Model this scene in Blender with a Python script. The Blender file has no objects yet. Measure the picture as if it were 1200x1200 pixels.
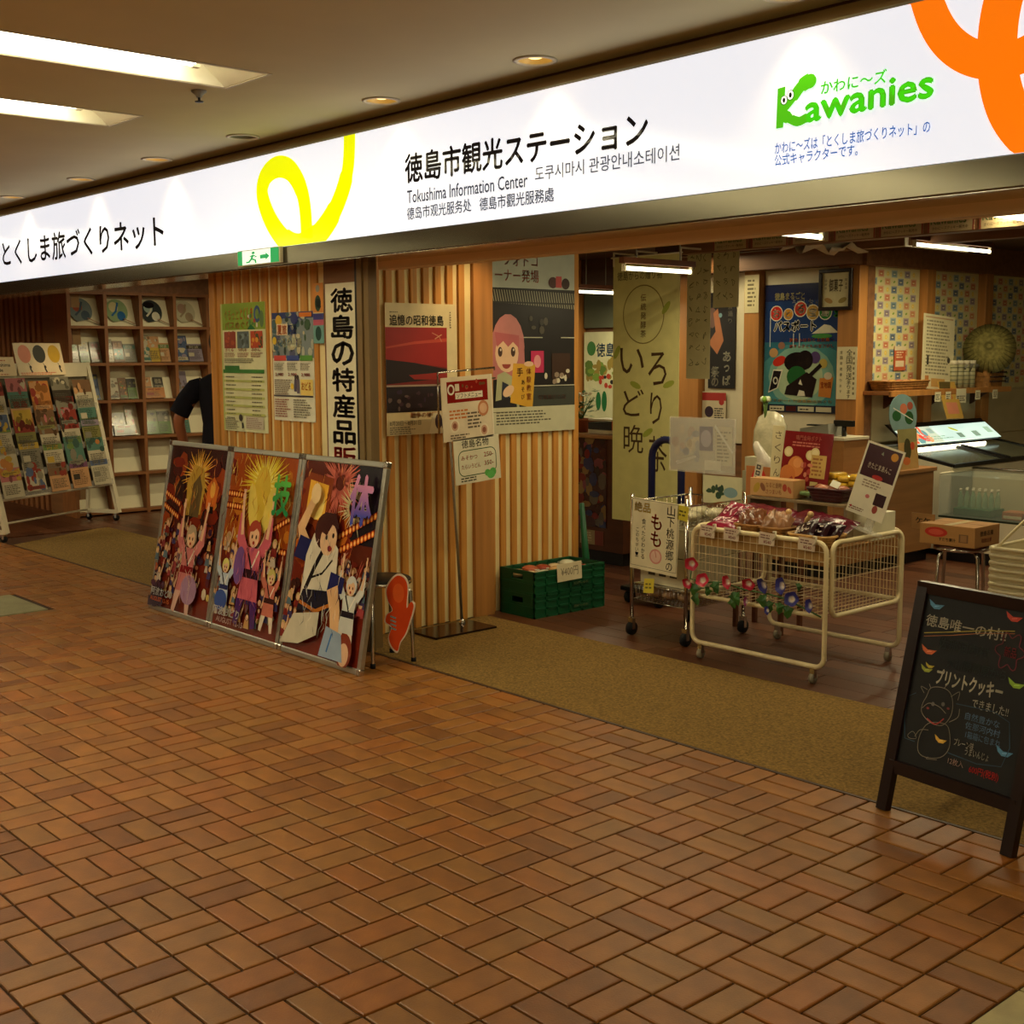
import bpy, bmesh, math, random
from mathutils import Vector, Matrix
R = random.Random(7)
SC = bpy.context.scene
COL = SC.collection
rad = math.radians

# ------------------------------------------------------------------ camera, world, light, exposure
CAM_LOC = Vector((0.0, -3.829, 1.592))
YAW, PITCH, ROLL, FPX = 0.8457, 0.1252, -0.0052, 1471.68
_f = Vector((-math.sin(YAW)*math.cos(PITCH), math.cos(YAW)*math.cos(PITCH), -math.sin(PITCH)))
_r = Vector((math.cos(YAW), math.sin(YAW), 0)); _u = _r.cross(_f)
_r, _u = _r*math.cos(ROLL)+_u*math.sin(ROLL), _u*math.cos(ROLL)-_r*math.sin(ROLL)
cd = bpy.data.cameras.new('camera'); cam = bpy.data.objects.new('camera', cd); COL.objects.link(cam)
m = Matrix.Identity(4)
for i in range(3):
    m[i][0], m[i][1], m[i][2], m[i][3] = _r[i], _u[i], -_f[i], CAM_LOC[i]
cam.matrix_world = m
cd.sensor_width = 36; cd.lens = FPX/1200*36; cd.clip_start = .05; cd.clip_end = 100
SC.camera = cam
w = bpy.data.worlds.new('world'); SC.world = w; w.use_nodes = True
w.node_tree.nodes['Background'].inputs[0].default_value = (.9, .72, .45, 1)
w.node_tree.nodes['Background'].inputs[1].default_value = .16
SC.view_settings.view_transform = 'Standard'; SC.view_settings.look = 'None'
SC.view_settings.gamma = 1; SC.view_settings.exposure = 0.0
SC.view_settings.use_curve_mapping = False
LS = 1.0     # overall strength of the room's own lamps
def area(name, loc, sx, sy, energy, col, rot=(0, 0, 0)):
    l = bpy.data.lights.new(name, 'AREA'); l.shape = 'RECTANGLE'; l.size = sx; l.size_y = sy
    l.energy = energy*LS; l.color = col
    o = bpy.data.objects.new(name, l); o.location = loc; o.rotation_euler = rot; COL.objects.link(o); return o
# long ceiling troughs of the corridor (each light sits just under its trough's tubes)
for x in (-13.2, -12.0, -6.08, -4.88, 1.2, 2.4):
    area('corridor_tube_light', (x, -3.9, 2.755), .2, 5.4, 37, (1, .88, .56))
# area lights inside the shop: some at its battens, others without any fitting
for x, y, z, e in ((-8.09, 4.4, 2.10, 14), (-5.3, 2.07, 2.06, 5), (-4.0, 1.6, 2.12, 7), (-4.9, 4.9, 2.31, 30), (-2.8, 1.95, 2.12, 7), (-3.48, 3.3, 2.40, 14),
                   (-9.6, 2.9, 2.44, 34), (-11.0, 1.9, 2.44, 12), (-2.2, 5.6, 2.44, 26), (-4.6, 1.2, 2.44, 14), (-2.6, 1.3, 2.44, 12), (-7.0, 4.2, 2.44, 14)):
    area('shop_area_light', (x, y, z-.03), .04, 1.0 if y != 2.07 else .5, e*.86, (1, .85, .5))

# ------------------------------------------------------------------ materials
def lin(c):
    return tuple(((v/255)/12.92 if v/255 <= .04045 else ((v/255+.055)/1.055)**2.4) for v in c[:3])
MATS = {}
def mat(name, rgb=(128, 128, 128), rough=.6, metal=0, var=.12, scale=6, bump=0, stretch=None, emis=0, trans=0, alpha=1,
        attr=False, coat=0, ior=1.45, bscale=None, sub=0):
    if name in MATS: return MATS[name]
    M = bpy.data.materials.new(name); M.use_nodes = True; MATS[name] = M
    nt = M.node_tree; N = nt.nodes; L = nt.links; b = N['Principled BSDF']
    c = lin(rgb)
    b.inputs['Roughness'].default_value = rough; b.inputs['Metallic'].default_value = metal
    b.inputs['IOR'].default_value = ior
    if coat: b.inputs['Coat Weight'].default_value = coat; b.inputs['Coat Roughness'].default_value = .12
    if trans: b.inputs['Transmission Weight'].default_value = trans
    if alpha < 1: b.inputs['Alpha'].default_value = alpha
    tc = N.new('ShaderNodeTexCoord'); mp = N.new('ShaderNodeMapping'); nz = N.new('ShaderNodeTexNoise')
    L.new(tc.outputs['Object'], mp.inputs[0]); L.new(mp.outputs[0], nz.inputs['Vector'])
    mp.inputs['Scale'].default_value = stretch or (1, 1, 1)
    nz.inputs['Scale'].default_value = scale; nz.inputs['Detail'].default_value = 3
    mx = N.new('ShaderNodeMix'); mx.data_type = 'RGBA'; mx.blend_type = 'MULTIPLY'; mx.inputs[0].default_value = 1
    rp = N.new('ShaderNodeValToRGB'); L.new(nz.outputs['Fac'], rp.inputs[0])
    rp.color_ramp.elements[0].position = .3; rp.color_ramp.elements[1].position = .7
    lo = 1-var*2
    rp.color_ramp.elements[0].color = (lo, lo, lo, 1); rp.color_ramp.elements[1].color = (1+var*.3,)*3+(1,)
    L.new(rp.outputs[0], mx.inputs[7])
    if attr:
        at = N.new('ShaderNodeAttribute'); at.attribute_name = 'Col'; L.new(at.outputs['Color'], mx.inputs[6])
    else:
        mx.inputs[6].default_value = (*c, 1)
    L.new(mx.outputs[2], b.inputs['Base Color'])
    if emis:
        if attr: L.new(mx.outputs[2], b.inputs['Emission Color'])
        else: b.inputs['Emission Color'].default_value = (*c, 1)
        b.inputs['Emission Strength'].default_value = emis
    if bump:
        bp = N.new('ShaderNodeBump'); bp.inputs['Strength'].default_value = bump; bp.inputs['Distance'].default_value = .01
        n2 = N.new('ShaderNodeTexNoise'); n2.inputs['Scale'].default_value = bscale or scale*6; n2.inputs['Detail'].default_value = 4
        L.new(mp.outputs[0], n2.inputs['Vector']); L.new(n2.outputs['Fac'], bp.inputs['Height']); L.new(bp.outputs[0], b.inputs['Normal'])
    return M
GV = (30, 30, 1.2)
m_slat = mat('slat_wood', (206, 142, 62), .5, var=.14, scale=1, stretch=(30, 30, 1.5), bump=.08)
m_slatback = mat('slat_backing', (232, 212, 154), .7, var=.06)
m_slatdark = mat('slat_wood_dark', (150, 96, 56), .55, var=.15, scale=1, stretch=(30, 30, 1.5))
m_post = mat('post_wood', (182, 124, 62), .5, var=.12, scale=1, stretch=(24, 24, 1.2), bump=.05)
m_brown = mat('brown_wood', (138, 94, 58), .5, var=.16, scale=1.2, stretch=(1.2, 18, 18))
m_dark = mat('dark_wood', (84, 52, 30), .55, var=.18, scale=1.2, stretch=(1.5, 14, 14))
m_shelf = mat('shelf_wood', (152, 98, 54), .5, var=.14, scale=2, stretch=(12, 3, 3))
m_counter = mat('counter_wood', (164, 114, 64), .45, var=.12, scale=1.5, stretch=(8, 1.2, 12))
m_counterdk = mat('counter_dark_wood', (92, 50, 26), .45, var=.12, scale=1.5, stretch=(1.2, 12, 12))
m_plank = mat('plank_wood', (255, 255, 255), .38, var=.16, scale=2, stretch=(1.5, 22, 22), attr=True, bump=.05)
m_tile = mat('quarry_tile', (255, 255, 255), .42, var=.16, scale=9, attr=True, bump=.12, bscale=160)
m_grout = mat('grout', (62, 40, 22), .9, var=.2, scale=20)
m_carpet = mat('carpet', (160, 124, 58), .98, var=.28, scale=90, bump=.9, bscale=380)
m_ceil = mat('ceiling_paint', (214, 206, 162), .85, var=.03, scale=2, bump=.05, bscale=120)
m_mirror = mat('glossy_metal', (216, 194, 150), .12, metal=.45, var=.03)
m_chrome = mat('chrome', (205, 200, 190), .16, metal=1, var=.05)
m_alu = mat('brushed_aluminium', (186, 184, 172), .32, metal=.85, var=.06, scale=2, stretch=(1, 1, 20))
m_steel = mat('steel_band', (122, 118, 102), .16, metal=.95, var=.16, scale=.8)
m_white = mat('white_paint', (222, 212, 182), .5, var=.04)
m_cream = mat('cream_coated_wire', (226, 208, 162), .35, var=.04)
m_wall = mat('wall_paint', (196, 184, 144), .8, var=.05)
m_black = mat('black_plastic', (16, 14, 14), .4, var=.1)
m_rubber = mat('black_rubber', (14, 13, 13), .8, var=.1)
m_frame = mat('black_lacquer_wood', (30, 14, 12), .3, var=.1, scale=3, stretch=(10, 10, 1))
m_board = mat('chalkboard', (12, 14, 16), .7, var=.3, scale=5)
m_green = mat('green_crate_plastic', (10, 84, 48), .45, var=.15, scale=4)
m_print = mat('printed_paper', (255, 255, 255), .45, var=.05, scale=10, attr=True)
m_gprint = mat('glossy_print', (255, 255, 255), .2, var=.08, scale=8, attr=True, coat=.3)
m_lit = mat('backlit_film', (255, 255, 255), .12, var=.0, attr=True, emis=.86, scale=1)
m_exit = mat('exit_film', (255, 255, 255), .3, var=.0, attr=True, emis=.8)
m_tube = mat('tube_glow', (255, 250, 225), .3, var=0, emis=9)
m_tube2 = mat('shop_tube_glow', (255, 244, 205), .3, var=0, emis=5)
m_troughw = mat('trough_reflector', (250, 244, 220), .4, var=.02)
m_dlamp = mat('downlight_glow', (255, 222, 140), .4, var=.05, emis=2.2)
m_dcup = mat('downlight_cup', (240, 216, 150), .35, metal=.2, var=.05, emis=.0)
m_grey = mat('grey_plastic', (140, 138, 126), .5, var=.06)
m_clear = mat('clear_plastic', (235, 232, 220), .08, trans=.0, alpha=.28, var=.02)
m_glass = mat('pane_glass', (210, 225, 215), .04, alpha=.16, var=0)
m_skin = mat('skin', (176, 112, 76), .55, var=.06)
m_navy = mat('navy_cotton', (14, 16, 32), .9, var=.2, scale=20)
m_jeans = mat('grey_cotton', (44, 44, 52), .9, var=.2, scale=20)
m_hair = mat('black_hair', (16, 12, 10), .6, var=.3, scale=60)
m_leaf = mat('leaf_green', (54, 104, 40), .5, var=.25, scale=20)
m_terra = mat('terracotta', (150, 78, 40), .7, var=.15)
m_wicker = mat('wicker', (168, 116, 56), .6, var=.25, scale=30, bump=.3)
m_wickerdk = mat('dark_wicker', (74, 22, 22), .5, var=.25, scale=30, bump=.3)
m_card = mat('cardboard', (168, 122, 70), .75, var=.08, scale=4)
m_blue = mat('blue_tube', (22, 28, 72), .4, var=.08)
m_banner = mat('sheer_banner', (214, 206, 140), .8, var=.06, scale=3)
m_paint = mat('painted', (255, 255, 255), .45, var=.1, scale=8, attr=True)
m_foil = mat('foil_bag', (255, 255, 255), .22, var=.2, scale=14, attr=True, bump=.5, bscale=26, coat=.4)
m_basketp = mat('translucent_basket', (214, 200, 158), .3, var=.05, alpha=.82)
m_bottle = mat('bottle_glass', (150, 190, 150), .08, alpha=.45, var=.02)
m_screen = mat('lit_case_panel', (255, 255, 255), .3, var=.0, attr=True, emis=1.3)
m_greyg = mat('grey_window_glass', (92, 96, 80), .12, var=.1, scale=1)

# ------------------------------------------------------------------ objects
def link(o, parent=None):
    COL.objects.link(o)
    if parent is not None: o.parent = parent
    return o
def tag(o, label=None, cat=None, group=None, kind=None):
    if label: o['label'] = label
    if cat: o['category'] = cat
    if group: o['group'] = group
    if kind: o['kind'] = kind
    return o
def thing(name, label, cat, loc=(0, 0, 0), rz=0, group=None, rot=None):
    o = bpy.data.objects.new(name, None); o.empty_display_size = .05; link(o)
    o.location = loc; o.rotation_euler = rot or (0, 0, rz)
    return tag(o, label, cat, group)
def copy_tree(o, parent=None):
    c = o.copy(); link(c)
    if parent is not None: c.parent = parent
    for ch in list(o.children): copy_tree(ch, c)
    return c

class MB:
    """collects shapes, builds ONE mesh"""
    def __init__(s): s.v = []; s.f = []; s.c = []; s.col = None; s.sm = []
    def _add(s, vs, fs, smooth=False):
        n = len(s.v); s.v += [tuple(v) for v in vs]; s.f += [tuple(i+n for i in f) for f in fs]
        s.c += [s.col]*len(vs); s.sm += [smooth]*len(fs); return s
    def tint(s, rgb): s.col = (*lin(rgb), 1); return s
    def box(s, x0, x1, y0, y1, z0, z1, bev=0):
        if bev:
            bm = bmesh.new(); bmesh.ops.create_cube(bm, size=1)
            for v in bm.verts: v.co = ((x0+x1)/2+v.co.x*(x1-x0), (y0+y1)/2+v.co.y*(y1-y0), (z0+z1)/2+v.co.z*(z1-z0))
            bmesh.ops.bevel(bm, geom=bm.edges[:], offset=bev, segments=2, affect='EDGES', profile=.5)
            bm.verts.index_update()
            s._add([v.co[:] for v in bm.verts], [[v.index for v in f.verts] for f in bm.faces]); bm.free(); return s
        vs = [(x, y, z) for z in (z0, z1) for y in (y0, y1) for x in (x0, x1)]
        return s._add(vs, [(0, 2, 3, 1), (4, 5, 7, 6), (0, 1, 5, 4), (2, 6, 7, 3), (0, 4, 6, 2), (1, 3, 7, 5)])
    def hexa(s, p): # 8 points: bottom 4 ccw, top 4 ccw
        return s._add(p, [(3, 2, 1, 0), (4, 5, 6, 7), (0, 1, 5, 4), (1, 2, 6, 5), (2, 3, 7, 6), (3, 0, 4, 7)])
    def bar(s, a, b, w, h, up=(0, 0, 1)):
        a = Vector(a); b = Vector(b); d = (b-a).normalized(); u = Vector(up)
        if abs(d.dot(u)) > .98: u = Vector((0, 1, 0))
        x = d.cross(u).normalized()*w/2; y = x.cross(d).normalized()*h/2
        return s.hexa([a-x-y, a+x-y, b+x-y, b-x-y, a-x+y, a+x+y, b+x+y, b-x+y])
    def ring(s, c, x, y, r, n): return [c+x*(r*math.cos(2*math.pi*i/n))+y*(r*math.sin(2*math.pi*i/n)) for i in range(n)]
    def tube(s, pts, r, n=8, closed=False, caps=True):
        P = [Vector(p) for p in pts]; k = len(P); vs = []; fs = []; px = None
        rr = r if isinstance(r, (list, tuple)) else [r]*k
        for i in range(k):
            if closed: d = P[(i+1) % k]-P[i-1]
            else: d = P[min(i+1, k-1)]-P[max(i-1, 0)]
            d.normalize()
            if px is None:
                u = Vector((0, 0, 1)) if abs(d.z) < .9 else Vector((1, 0, 0)); px = d.cross(u).normalized()
            px = (px-d*px.dot(d)).normalized(); py = d.cross(px)
            vs += s.ring(P[i], px, py, rr[i], n)
        for i in range(k if closed else k-1):
            j = (i+1) % k
            for a in range(n): b = (a+1) % n; fs.append((i*n+a, i*n+b, j*n+b, j*n+a))
        if not closed and caps: fs.append(tuple(range(n))[::-1]); fs.append(tuple(range((k-1)*n, k*n)))
        return s._add(vs, fs, True)
    def cyl(s, c, r, h, n=16, r2=None):
        c = Vector(c); return s.tube([c, c+Vector((0, 0, h))], [r, r if r2 is None else r2], n)
    def lathe(s, prof, c=(0, 0, 0), n=16, sx=1, sy=1):
        c = Vector(c); vs = []; fs = []
        for r, z in prof: vs += [c+Vector((r*sx*math.cos(2*math.pi*i/n), r*sy*math.sin(2*math.pi*i/n), z)) for i in range(n)]
        for k in range(len(prof)-1):
            for a in range(n): b = (a+1) % n; fs.append((k*n+a, k*n+b, (k+1)*n+b, (k+1)*n+a))
        return s._add(vs, fs, True)
    def ball(s, c, r, n=10, sq=(1, 1, 1)):
        c = Vector(c); k = max(4, n//2)
        prof = [(max(1e-4, math.sin(math.pi*i/k)*r), -math.cos(math.pi*i/k)*r) for i in range(k+1)]
        vs = []; fs = []
        for q, z in prof: vs += [c+Vector((q*sq[0]*math.cos(2*math.pi*i/n), q*sq[1]*math.sin(2*math.pi*i/n), z*sq[2])) for i in range(n)]
        for t in range(k):
            for a in range(n): b = (a+1) % n; fs.append((t*n+a, t*n+b, (t+1)*n+b, (t+1)*n+a))
        return s._add(vs, fs, True)
    def prism(s, pts, z0, z1, T=None):
        n = len(pts); vs = [Vector((p[0], p[1], z0)) for p in pts]+[Vector((p[0], p[1], z1)) for p in pts]
        if T is not None: vs = [T @ v for v in vs]
        return s._add(vs, [tuple(range(n))[::-1], tuple(range(n, 2*n))]+[(i, (i+1) % n, n+(i+1) % n, n+i) for i in range(n)])
    def xf(s, T, a=0):
        for i in range(a, len(s.v)): s.v[i] = tuple(T @ Vector(s.v[i]))
        return s
    def mesh(s, name, material):
        me = bpy.data.meshes.new(name); me.from_pydata(s.v, [], s.f); me.materials.append(material)
        me.polygons.foreach_set('use_smooth', s.sm)
        if any(c is not None for c in s.c):
            at = me.attributes.new('Col', 'FLOAT_COLOR', 'POINT'); fl = []
            for c in s.c: fl += c or (1, 1, 1, 1)
            at.data.foreach_set('color', fl)
        me.update(); return me
    def build(s, name, material, parent=None, loc=None, rz=0):
        o = bpy.data.objects.new(name, s.mesh(name, material)); link(o, parent)
        if loc is not None: o.location = loc
        if rz: o.rotation_euler = (0, 0, rz)
        return o
def struct(name, mb, material, parent=None):
    o = mb.build(name, material, parent)
    if parent is None: o['kind'] = 'structure'
    return o
def rounded(x0, x1, z0, z1, r, k=4):
    out = []
    for cx, cz, a0 in ((x1-r, z1-r, 0), (x0+r, z1-r, 90), (x0+r, z0+r, 180), (x1-r, z0+r, 270)):
        for i in range(k+1):
            a = rad(a0+90*i/k); out.append((cx+r*math.cos(a), cz+r*math.sin(a)))
    return out

# ------------------------------------------------------------------ text and flat print
_tc = {}
def glyphs(txt, bold=0):
    key = (txt, bold)
    if key in _tc: return _tc[key]
    cu = bpy.data.curves.new('t', 'FONT'); cu.body = txt; cu.resolution_u = 2; cu.offset = bold; cu.size = 1
    o = bpy.data.objects.new('t', cu); COL.objects.link(o)
    dg = bpy.context.evaluated_depsgraph_get()
    me = bpy.data.meshes.new_from_object(o.evaluated_get(dg))
    vs = [(v.co.x, v.co.y) for v in me.vertices]; fs = [tuple(p.vertices) for p in me.polygons]
    COL.objects.unlink(o); bpy.data.objects.remove(o); bpy.data.curves.remove(cu); bpy.data.meshes.remove(me)
    _tc[key] = (vs, fs); return _tc[key]

class Print:
    """flat print: coloured shapes in stacked hair-thin layers on one sheet; u right, v up, metres"""
    def __init__(s, w, h, bg=(230, 224, 200), thick=.002, d=.00006):
        s.w, s.h = w, h; s.b = MB(); s.z = thick; s.d = d; s.lay = True
        s.b.tint(bg); s.b.box(0, w, 0, h, 0, thick); s.z += d
    def _l(s):
        if s.lay: s.z += s.d
    def poly(s, pts, col):
        s._l(); s.b.tint(col); s.b._add([(x, y, s.z) for x, y in pts], [tuple(range(len(pts)))]); return s
    def rect(s, x, y, w, h, col): return s.poly([(x, y), (x+w, y), (x+w, y+h), (x, y+h)], col)
    def ell(s, cx, cy, rx, ry, col, n=18, a0=0, a1=360, rot=0):
        c, q = math.cos(rad(rot)), math.sin(rad(rot)); P = []
        full = abs(a1-a0) >= 360
        for i in range(n if full else n+1):
            a = rad(a0+(a1-a0)*i/n); x, y = rx*math.cos(a), ry*math.sin(a); P.append((cx+x*c-y*q, cy+x*q+y*c))
        return s.poly(P, col)
    def stroke(s, pts, wd, col, closed=False):
        s._l(); s.b.tint(col); k = len(pts); V = []
        for i in range(k):
            a = Vector(pts[(i-1) % k if closed else max(i-1, 0)]); b = Vector(pts[(i+1) % k if closed else min(i+1, k-1)])
            d = (b-a); d = d.normalized() if d.length > 1e-9 else Vector((1, 0)); n = Vector((-d.y, d.x))
            ww = wd[i] if isinstance(wd, (list, tuple)) else wd
            p = Vector(pts[i]); V += [(*(p+n*ww/2), s.z), (*(p-n*ww/2), s.z)]
        F = [(2*i, 2*i+1, 2*((i+1) % k)+1, 2*((i+1) % k)) for i in range(k if closed else k-1)]
        s.b._add(V, F); return s
    def text(s, txt, x, y, w, h, col, bold=0, fit=True, slope=0, col2=None):
        """fits the text's ink into the box (x, y, w, h); bold widens the strokes; col2 fades the lower half"""
        vs, fs = glyphs(txt)
        if not vs: return s
        s._l(); s.b.tint(col)
        x0 = min(v[0] for v in vs); x1 = max(v[0] for v in vs); y0 = min(v[1] for v in vs); y1 = max(v[1] for v in vs)
        kx = w/max(x1-x0, 1e-6); ky = h/max(y1-y0, 1e-6)
        if not fit: kx = ky = min(kx, ky)
        ds = [(0, 0)] if not bold else [(-bold, 0), (bold, 0), (0, bold), (0, -bold), (0, 0)]
        if bold and len(vs) > 3000: ds = ds[:2]
        for dx, dy in ds:
            n0 = len(s.b.v)
            if col2: s._l()
            s.b._add([(x+(a-x0+dx)*kx, y+(b-y0+dy)*ky+slope*(a-x0)*kx, s.z) for a, b in vs], fs)
            if col2:
                for i in range(n0, len(s.b.v)):
                    t = min(1, max(0, (s.b.v[i][1]-y)/h*1.4-.2)); s.b.c[i] = tuple(p*t+q*(1-t) for p, q in zip((*lin(col), 1), (*lin(col2), 1)))
        return s
    def vtext(s, txt, cx, top, size, pitch, col, bold=0):
        for i, ch in enumerate(txt):
            if ch == ' ': continue
            if ch == 'ー': s.rect(cx-size*.06, top-i*pitch-size*.9, size*.12, size*.85, col); continue
            k = .55 if ch in 'っゃゅょッャュョ' else (.82 if '\u3040' <= ch <= '\u30ff' else 1)
            s.text(ch, cx-size*k/2, top-i*pitch-size*(.5+k/2), size*k, size*k, col, bold)
        return s
    def lines(s, x, y, w, h, n, col, fill=.5, rnd=None):
        """small unreadable rows of print"""
        rr = rnd or R; s._l(); s.b.tint(col); st = h/n
        for i in range(n):
            yy = y+h-st*(i+.8); xx = x; end = x+w*rr.uniform(.7, 1)
            while xx < end-.002:
                ww = min(rr.uniform(.3, 1.1)*st*2.2, end-xx); s.b._add([(xx, yy, s.z), (xx+ww, yy, s.z), (xx+ww, yy+st*fill, s.z), (xx, yy+st*fill, s.z)], [(0, 1, 2, 3)])
                xx += ww+st*.35
        return s
    def blobs(s, x, y, w, h, n, cols, r0, r1, rnd=None, tall=1):
        rr = rnd or R
        for i in range(n):
            s.ell(rr.uniform(x, x+w), rr.uniform(y, y+h), rr.uniform(r0, r1), rr.uniform(r0, r1)*tall, rr.choice(cols), 7)
        return s
    def clip(s):
        e = .0005
        for i, (x, y, z) in enumerate(s.b.v): s.b.v[i] = (min(max(x, 0), s.w), min(max(y, 0), s.h), z)
        return s
    def build(s, name, material, org=(0, 0, 0), u=(1, 0, 0), v=(0, 0, 1), parent=None, clip=True):
        if clip: s.clip()
        o = s.b.build(name, material, parent)
        U = Vector(u).normalized(); V = Vector(v); V = (V-U*V.dot(U)).normalized(); Nn = U.cross(V)
        M = Matrix.Identity(4)
        for i in range(3): M[i][0], M[i][1], M[i][2], M[i][3] = U[i], V[i], Nn[i], org[i]
        if parent is None: o.matrix_world = M
        else: o.matrix_local = M
        return o
    def curl(s, f):
        """bend the sheet: f(x, y) adds to its depth"""
        s.b.v = [(x, y, z+f(x, y)) for x, y, z in s.b.v]; return s

# ================================================================== SETTING
# ---- corridor floor: basket-weave quarry tiles
floor = struct('floor', MB().box(-15, 3, -7, 0, -.06, -.008), m_grout)
TX0 = -2.194
def tile_cells():
    for iy in range(-35, 0):
        for ix in range(-64, 26):
            x0 = TX0+ix*.2; y0 = iy*.2
            if x0 < -15 or x0 > 2.8: continue
            along = (ix+iy) % 2 == 0
            for k in (0, 1):
                if along: yield x0+.1, y0+.05+.1*k, .2, .1, along
                else: yield x0+.05+.1*k, y0+.1, .1, .2, along
def tile_shape(b, cx, cy, w, h):
    g = .0042; e = .0035; x, y = w/2-g, h/2-g; t = Vector((cx, cy, 0))
    vs = [t+Vector((a*x, c*y, -.01)) for a, c in ((-1, -1), (1, -1), (1, 1), (-1, 1))]
    vs += [t+Vector((a*x, c*y, -.002)) for a, c in ((-1, -1), (1, -1), (1, 1), (-1, 1))]
    vs += [t+Vector((a*(x-e), c*(y-e), 0)) for a, c in ((-1, -1), (1, -1), (1, 1), (-1, 1))]
    fs = [(8, 9, 10, 11)]
    for o in (0, 4): fs += [(o+i, o+(i+1) % 4, o+4+(i+1) % 4, o+4+i) for i in range(4)]
    b._add(vs, fs)
TILEC = [(149, 94, 37), (142, 88, 33), (155, 100, 41), (129, 78, 29), (145, 96, 40), (151, 90, 32)]
def is_gap(cx, cy):       # a pale floor hatch and a strip of pale tiles at the right replace the brick there
    return (-8.5 < cx < -7.95+.2 and -1.2 < cy < -.8) or cx > -1.394
cells = [c for c in tile_cells() if not is_gap(c[0], c[1])]
def view(p):
    d = Vector(p)-CAM_LOC; z = d.dot(_f)
    if z < .1: return None
    return 600+FPX*d.dot(_r)/z, 600-FPX*d.dot(_u)/z, z
def vis(c):
    q = view((c[0], c[1], 0))
    return q is not None and -15 < q[0] < 1215 and q[1] < 1215
seen = sorted([c for c in cells if vis(c)], key=lambda c: (Vector((c[0], c[1], 0))-CAM_LOC).length)
near = seen[:300]; nearset = set(near)
tm = {}
for along in (True, False):
    for k, cc in enumerate(TILEC):
        b = MB().tint(cc); tile_shape(b, 0, 0, .2 if along else .1, .1 if along else .2); tm[along, k] = b.mesh('tile', m_tile)
RT = random.Random(3)
for c in near:
    o = bpy.data.objects.new('tile', tm[c[4], RT.randrange(6)]); link(o, floor); o.location = (c[0], c[1], RT.uniform(-.0008, .0004))
b = MB()
for c in cells:
    if c in nearset: continue
    b.tint(RT.choice(TILEC)); tile_shape(b, c[0], c[1], c[2], c[3])
tag(b.build('tile_field', m_tile, floor), kind='stuff')
# pale tiles at the right and the pale floor hatch
b = MB()
for i in range(16):
    for j in range(20):
        b.tint(RT.choice([(176, 160, 110), (168, 152, 102), (182, 166, 118)]))
        b.box(-1.388+i*.3, -1.388+i*.3+.292, -.3-j*.3, -.3-j*.3+.292, -.01, 0)
b.build('pale_paving', m_tile, floor)
h = MB().box(-8.48, -7.82, -1.16, -.84, -.008, .001); hatch = h.build('floor_hatch', mat('hatch_metal', (150, 146, 108), .5, .2, bump=.5, bscale=90), floor)
# ---- shop floor: planks
floor_in = struct('floor', MB().box(-17, 3, 0, 9, -.06, -.012), m_dark)
pm = {}
PL = [(92, 52, 30), (84, 46, 26), (100, 58, 34), (78, 42, 24), (104, 62, 38)]
def plank_mesh(L, k):
    if (L, k) not in pm:
        pm[L, k] = MB().tint(PL[k]).box(.002, L-.002, .0015, .1485, -.012, 0, bev=.001).mesh('plank', m_plank)
    return pm[L, k]
n = 0; rest = MB()
for j in range(53):
    y = 1.07+j*.15; x = -16.8+(j*.37 % .9)
    while x < 2.0:
        L = RT.choice((.9, 1.2, 1.5)); k = RT.randrange(5)
        q = view((x+L/2, y+.07, 0))
        ok = q is not None and -80 < q[0] < 1260 and y < 4.2 and x < -1.6 and n < 300 and q[2] < 12.5
        if ok:
            o = bpy.data.objects.new('plank', plank_mesh(L, k)); link(o, floor_in); o.location = (x, y, 0); n += 1
        else:
            rest.tint(PL[k]); rest.box(x+.002, x+L-.002, y+.0015, y+.1485, -.012, 0)
        x += L
for j in range(7):
    y = .02+j*.15; x = -16.8+(j*.41 % .9)
    while x < -11.2:
        L = .9; rest.tint(PL[RT.randrange(5)]); rest.box(x+.002, min(x+L, -11.24)-.002, y+.0015, y+.1485, -.012, 0); x += L
tag(rest.build('plank_field', m_plank, floor_in), kind='stuff')
# ---- entrance carpet
cp = MB().prism([(-5.45, .004), (2.6, .004), (2.6, 1.066), (-5.76, 1.066), (-5.76, .19)], -.012, .004).build('entrance_carpet', m_carpet); tag(cp, 'long beige entrance carpet strip in front of the wire cart', 'carpet')
cp = MB().prism([(-10.72, .004), (-7.205, .004), (-7.205, 1.066), (-11.22, 1.066), (-11.2, .93)], -.012, .004).build('entrance_carpet', m_carpet); tag(cp, 'beige entrance carpet strip at the left, in front of the grid shelf', 'carpet')
struct('trim_1', MB().box(-11.2, 2.6, -.012, .004, -.02, .003), mat('edge_strip', (70, 46, 26), .5), floor_in)

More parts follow.
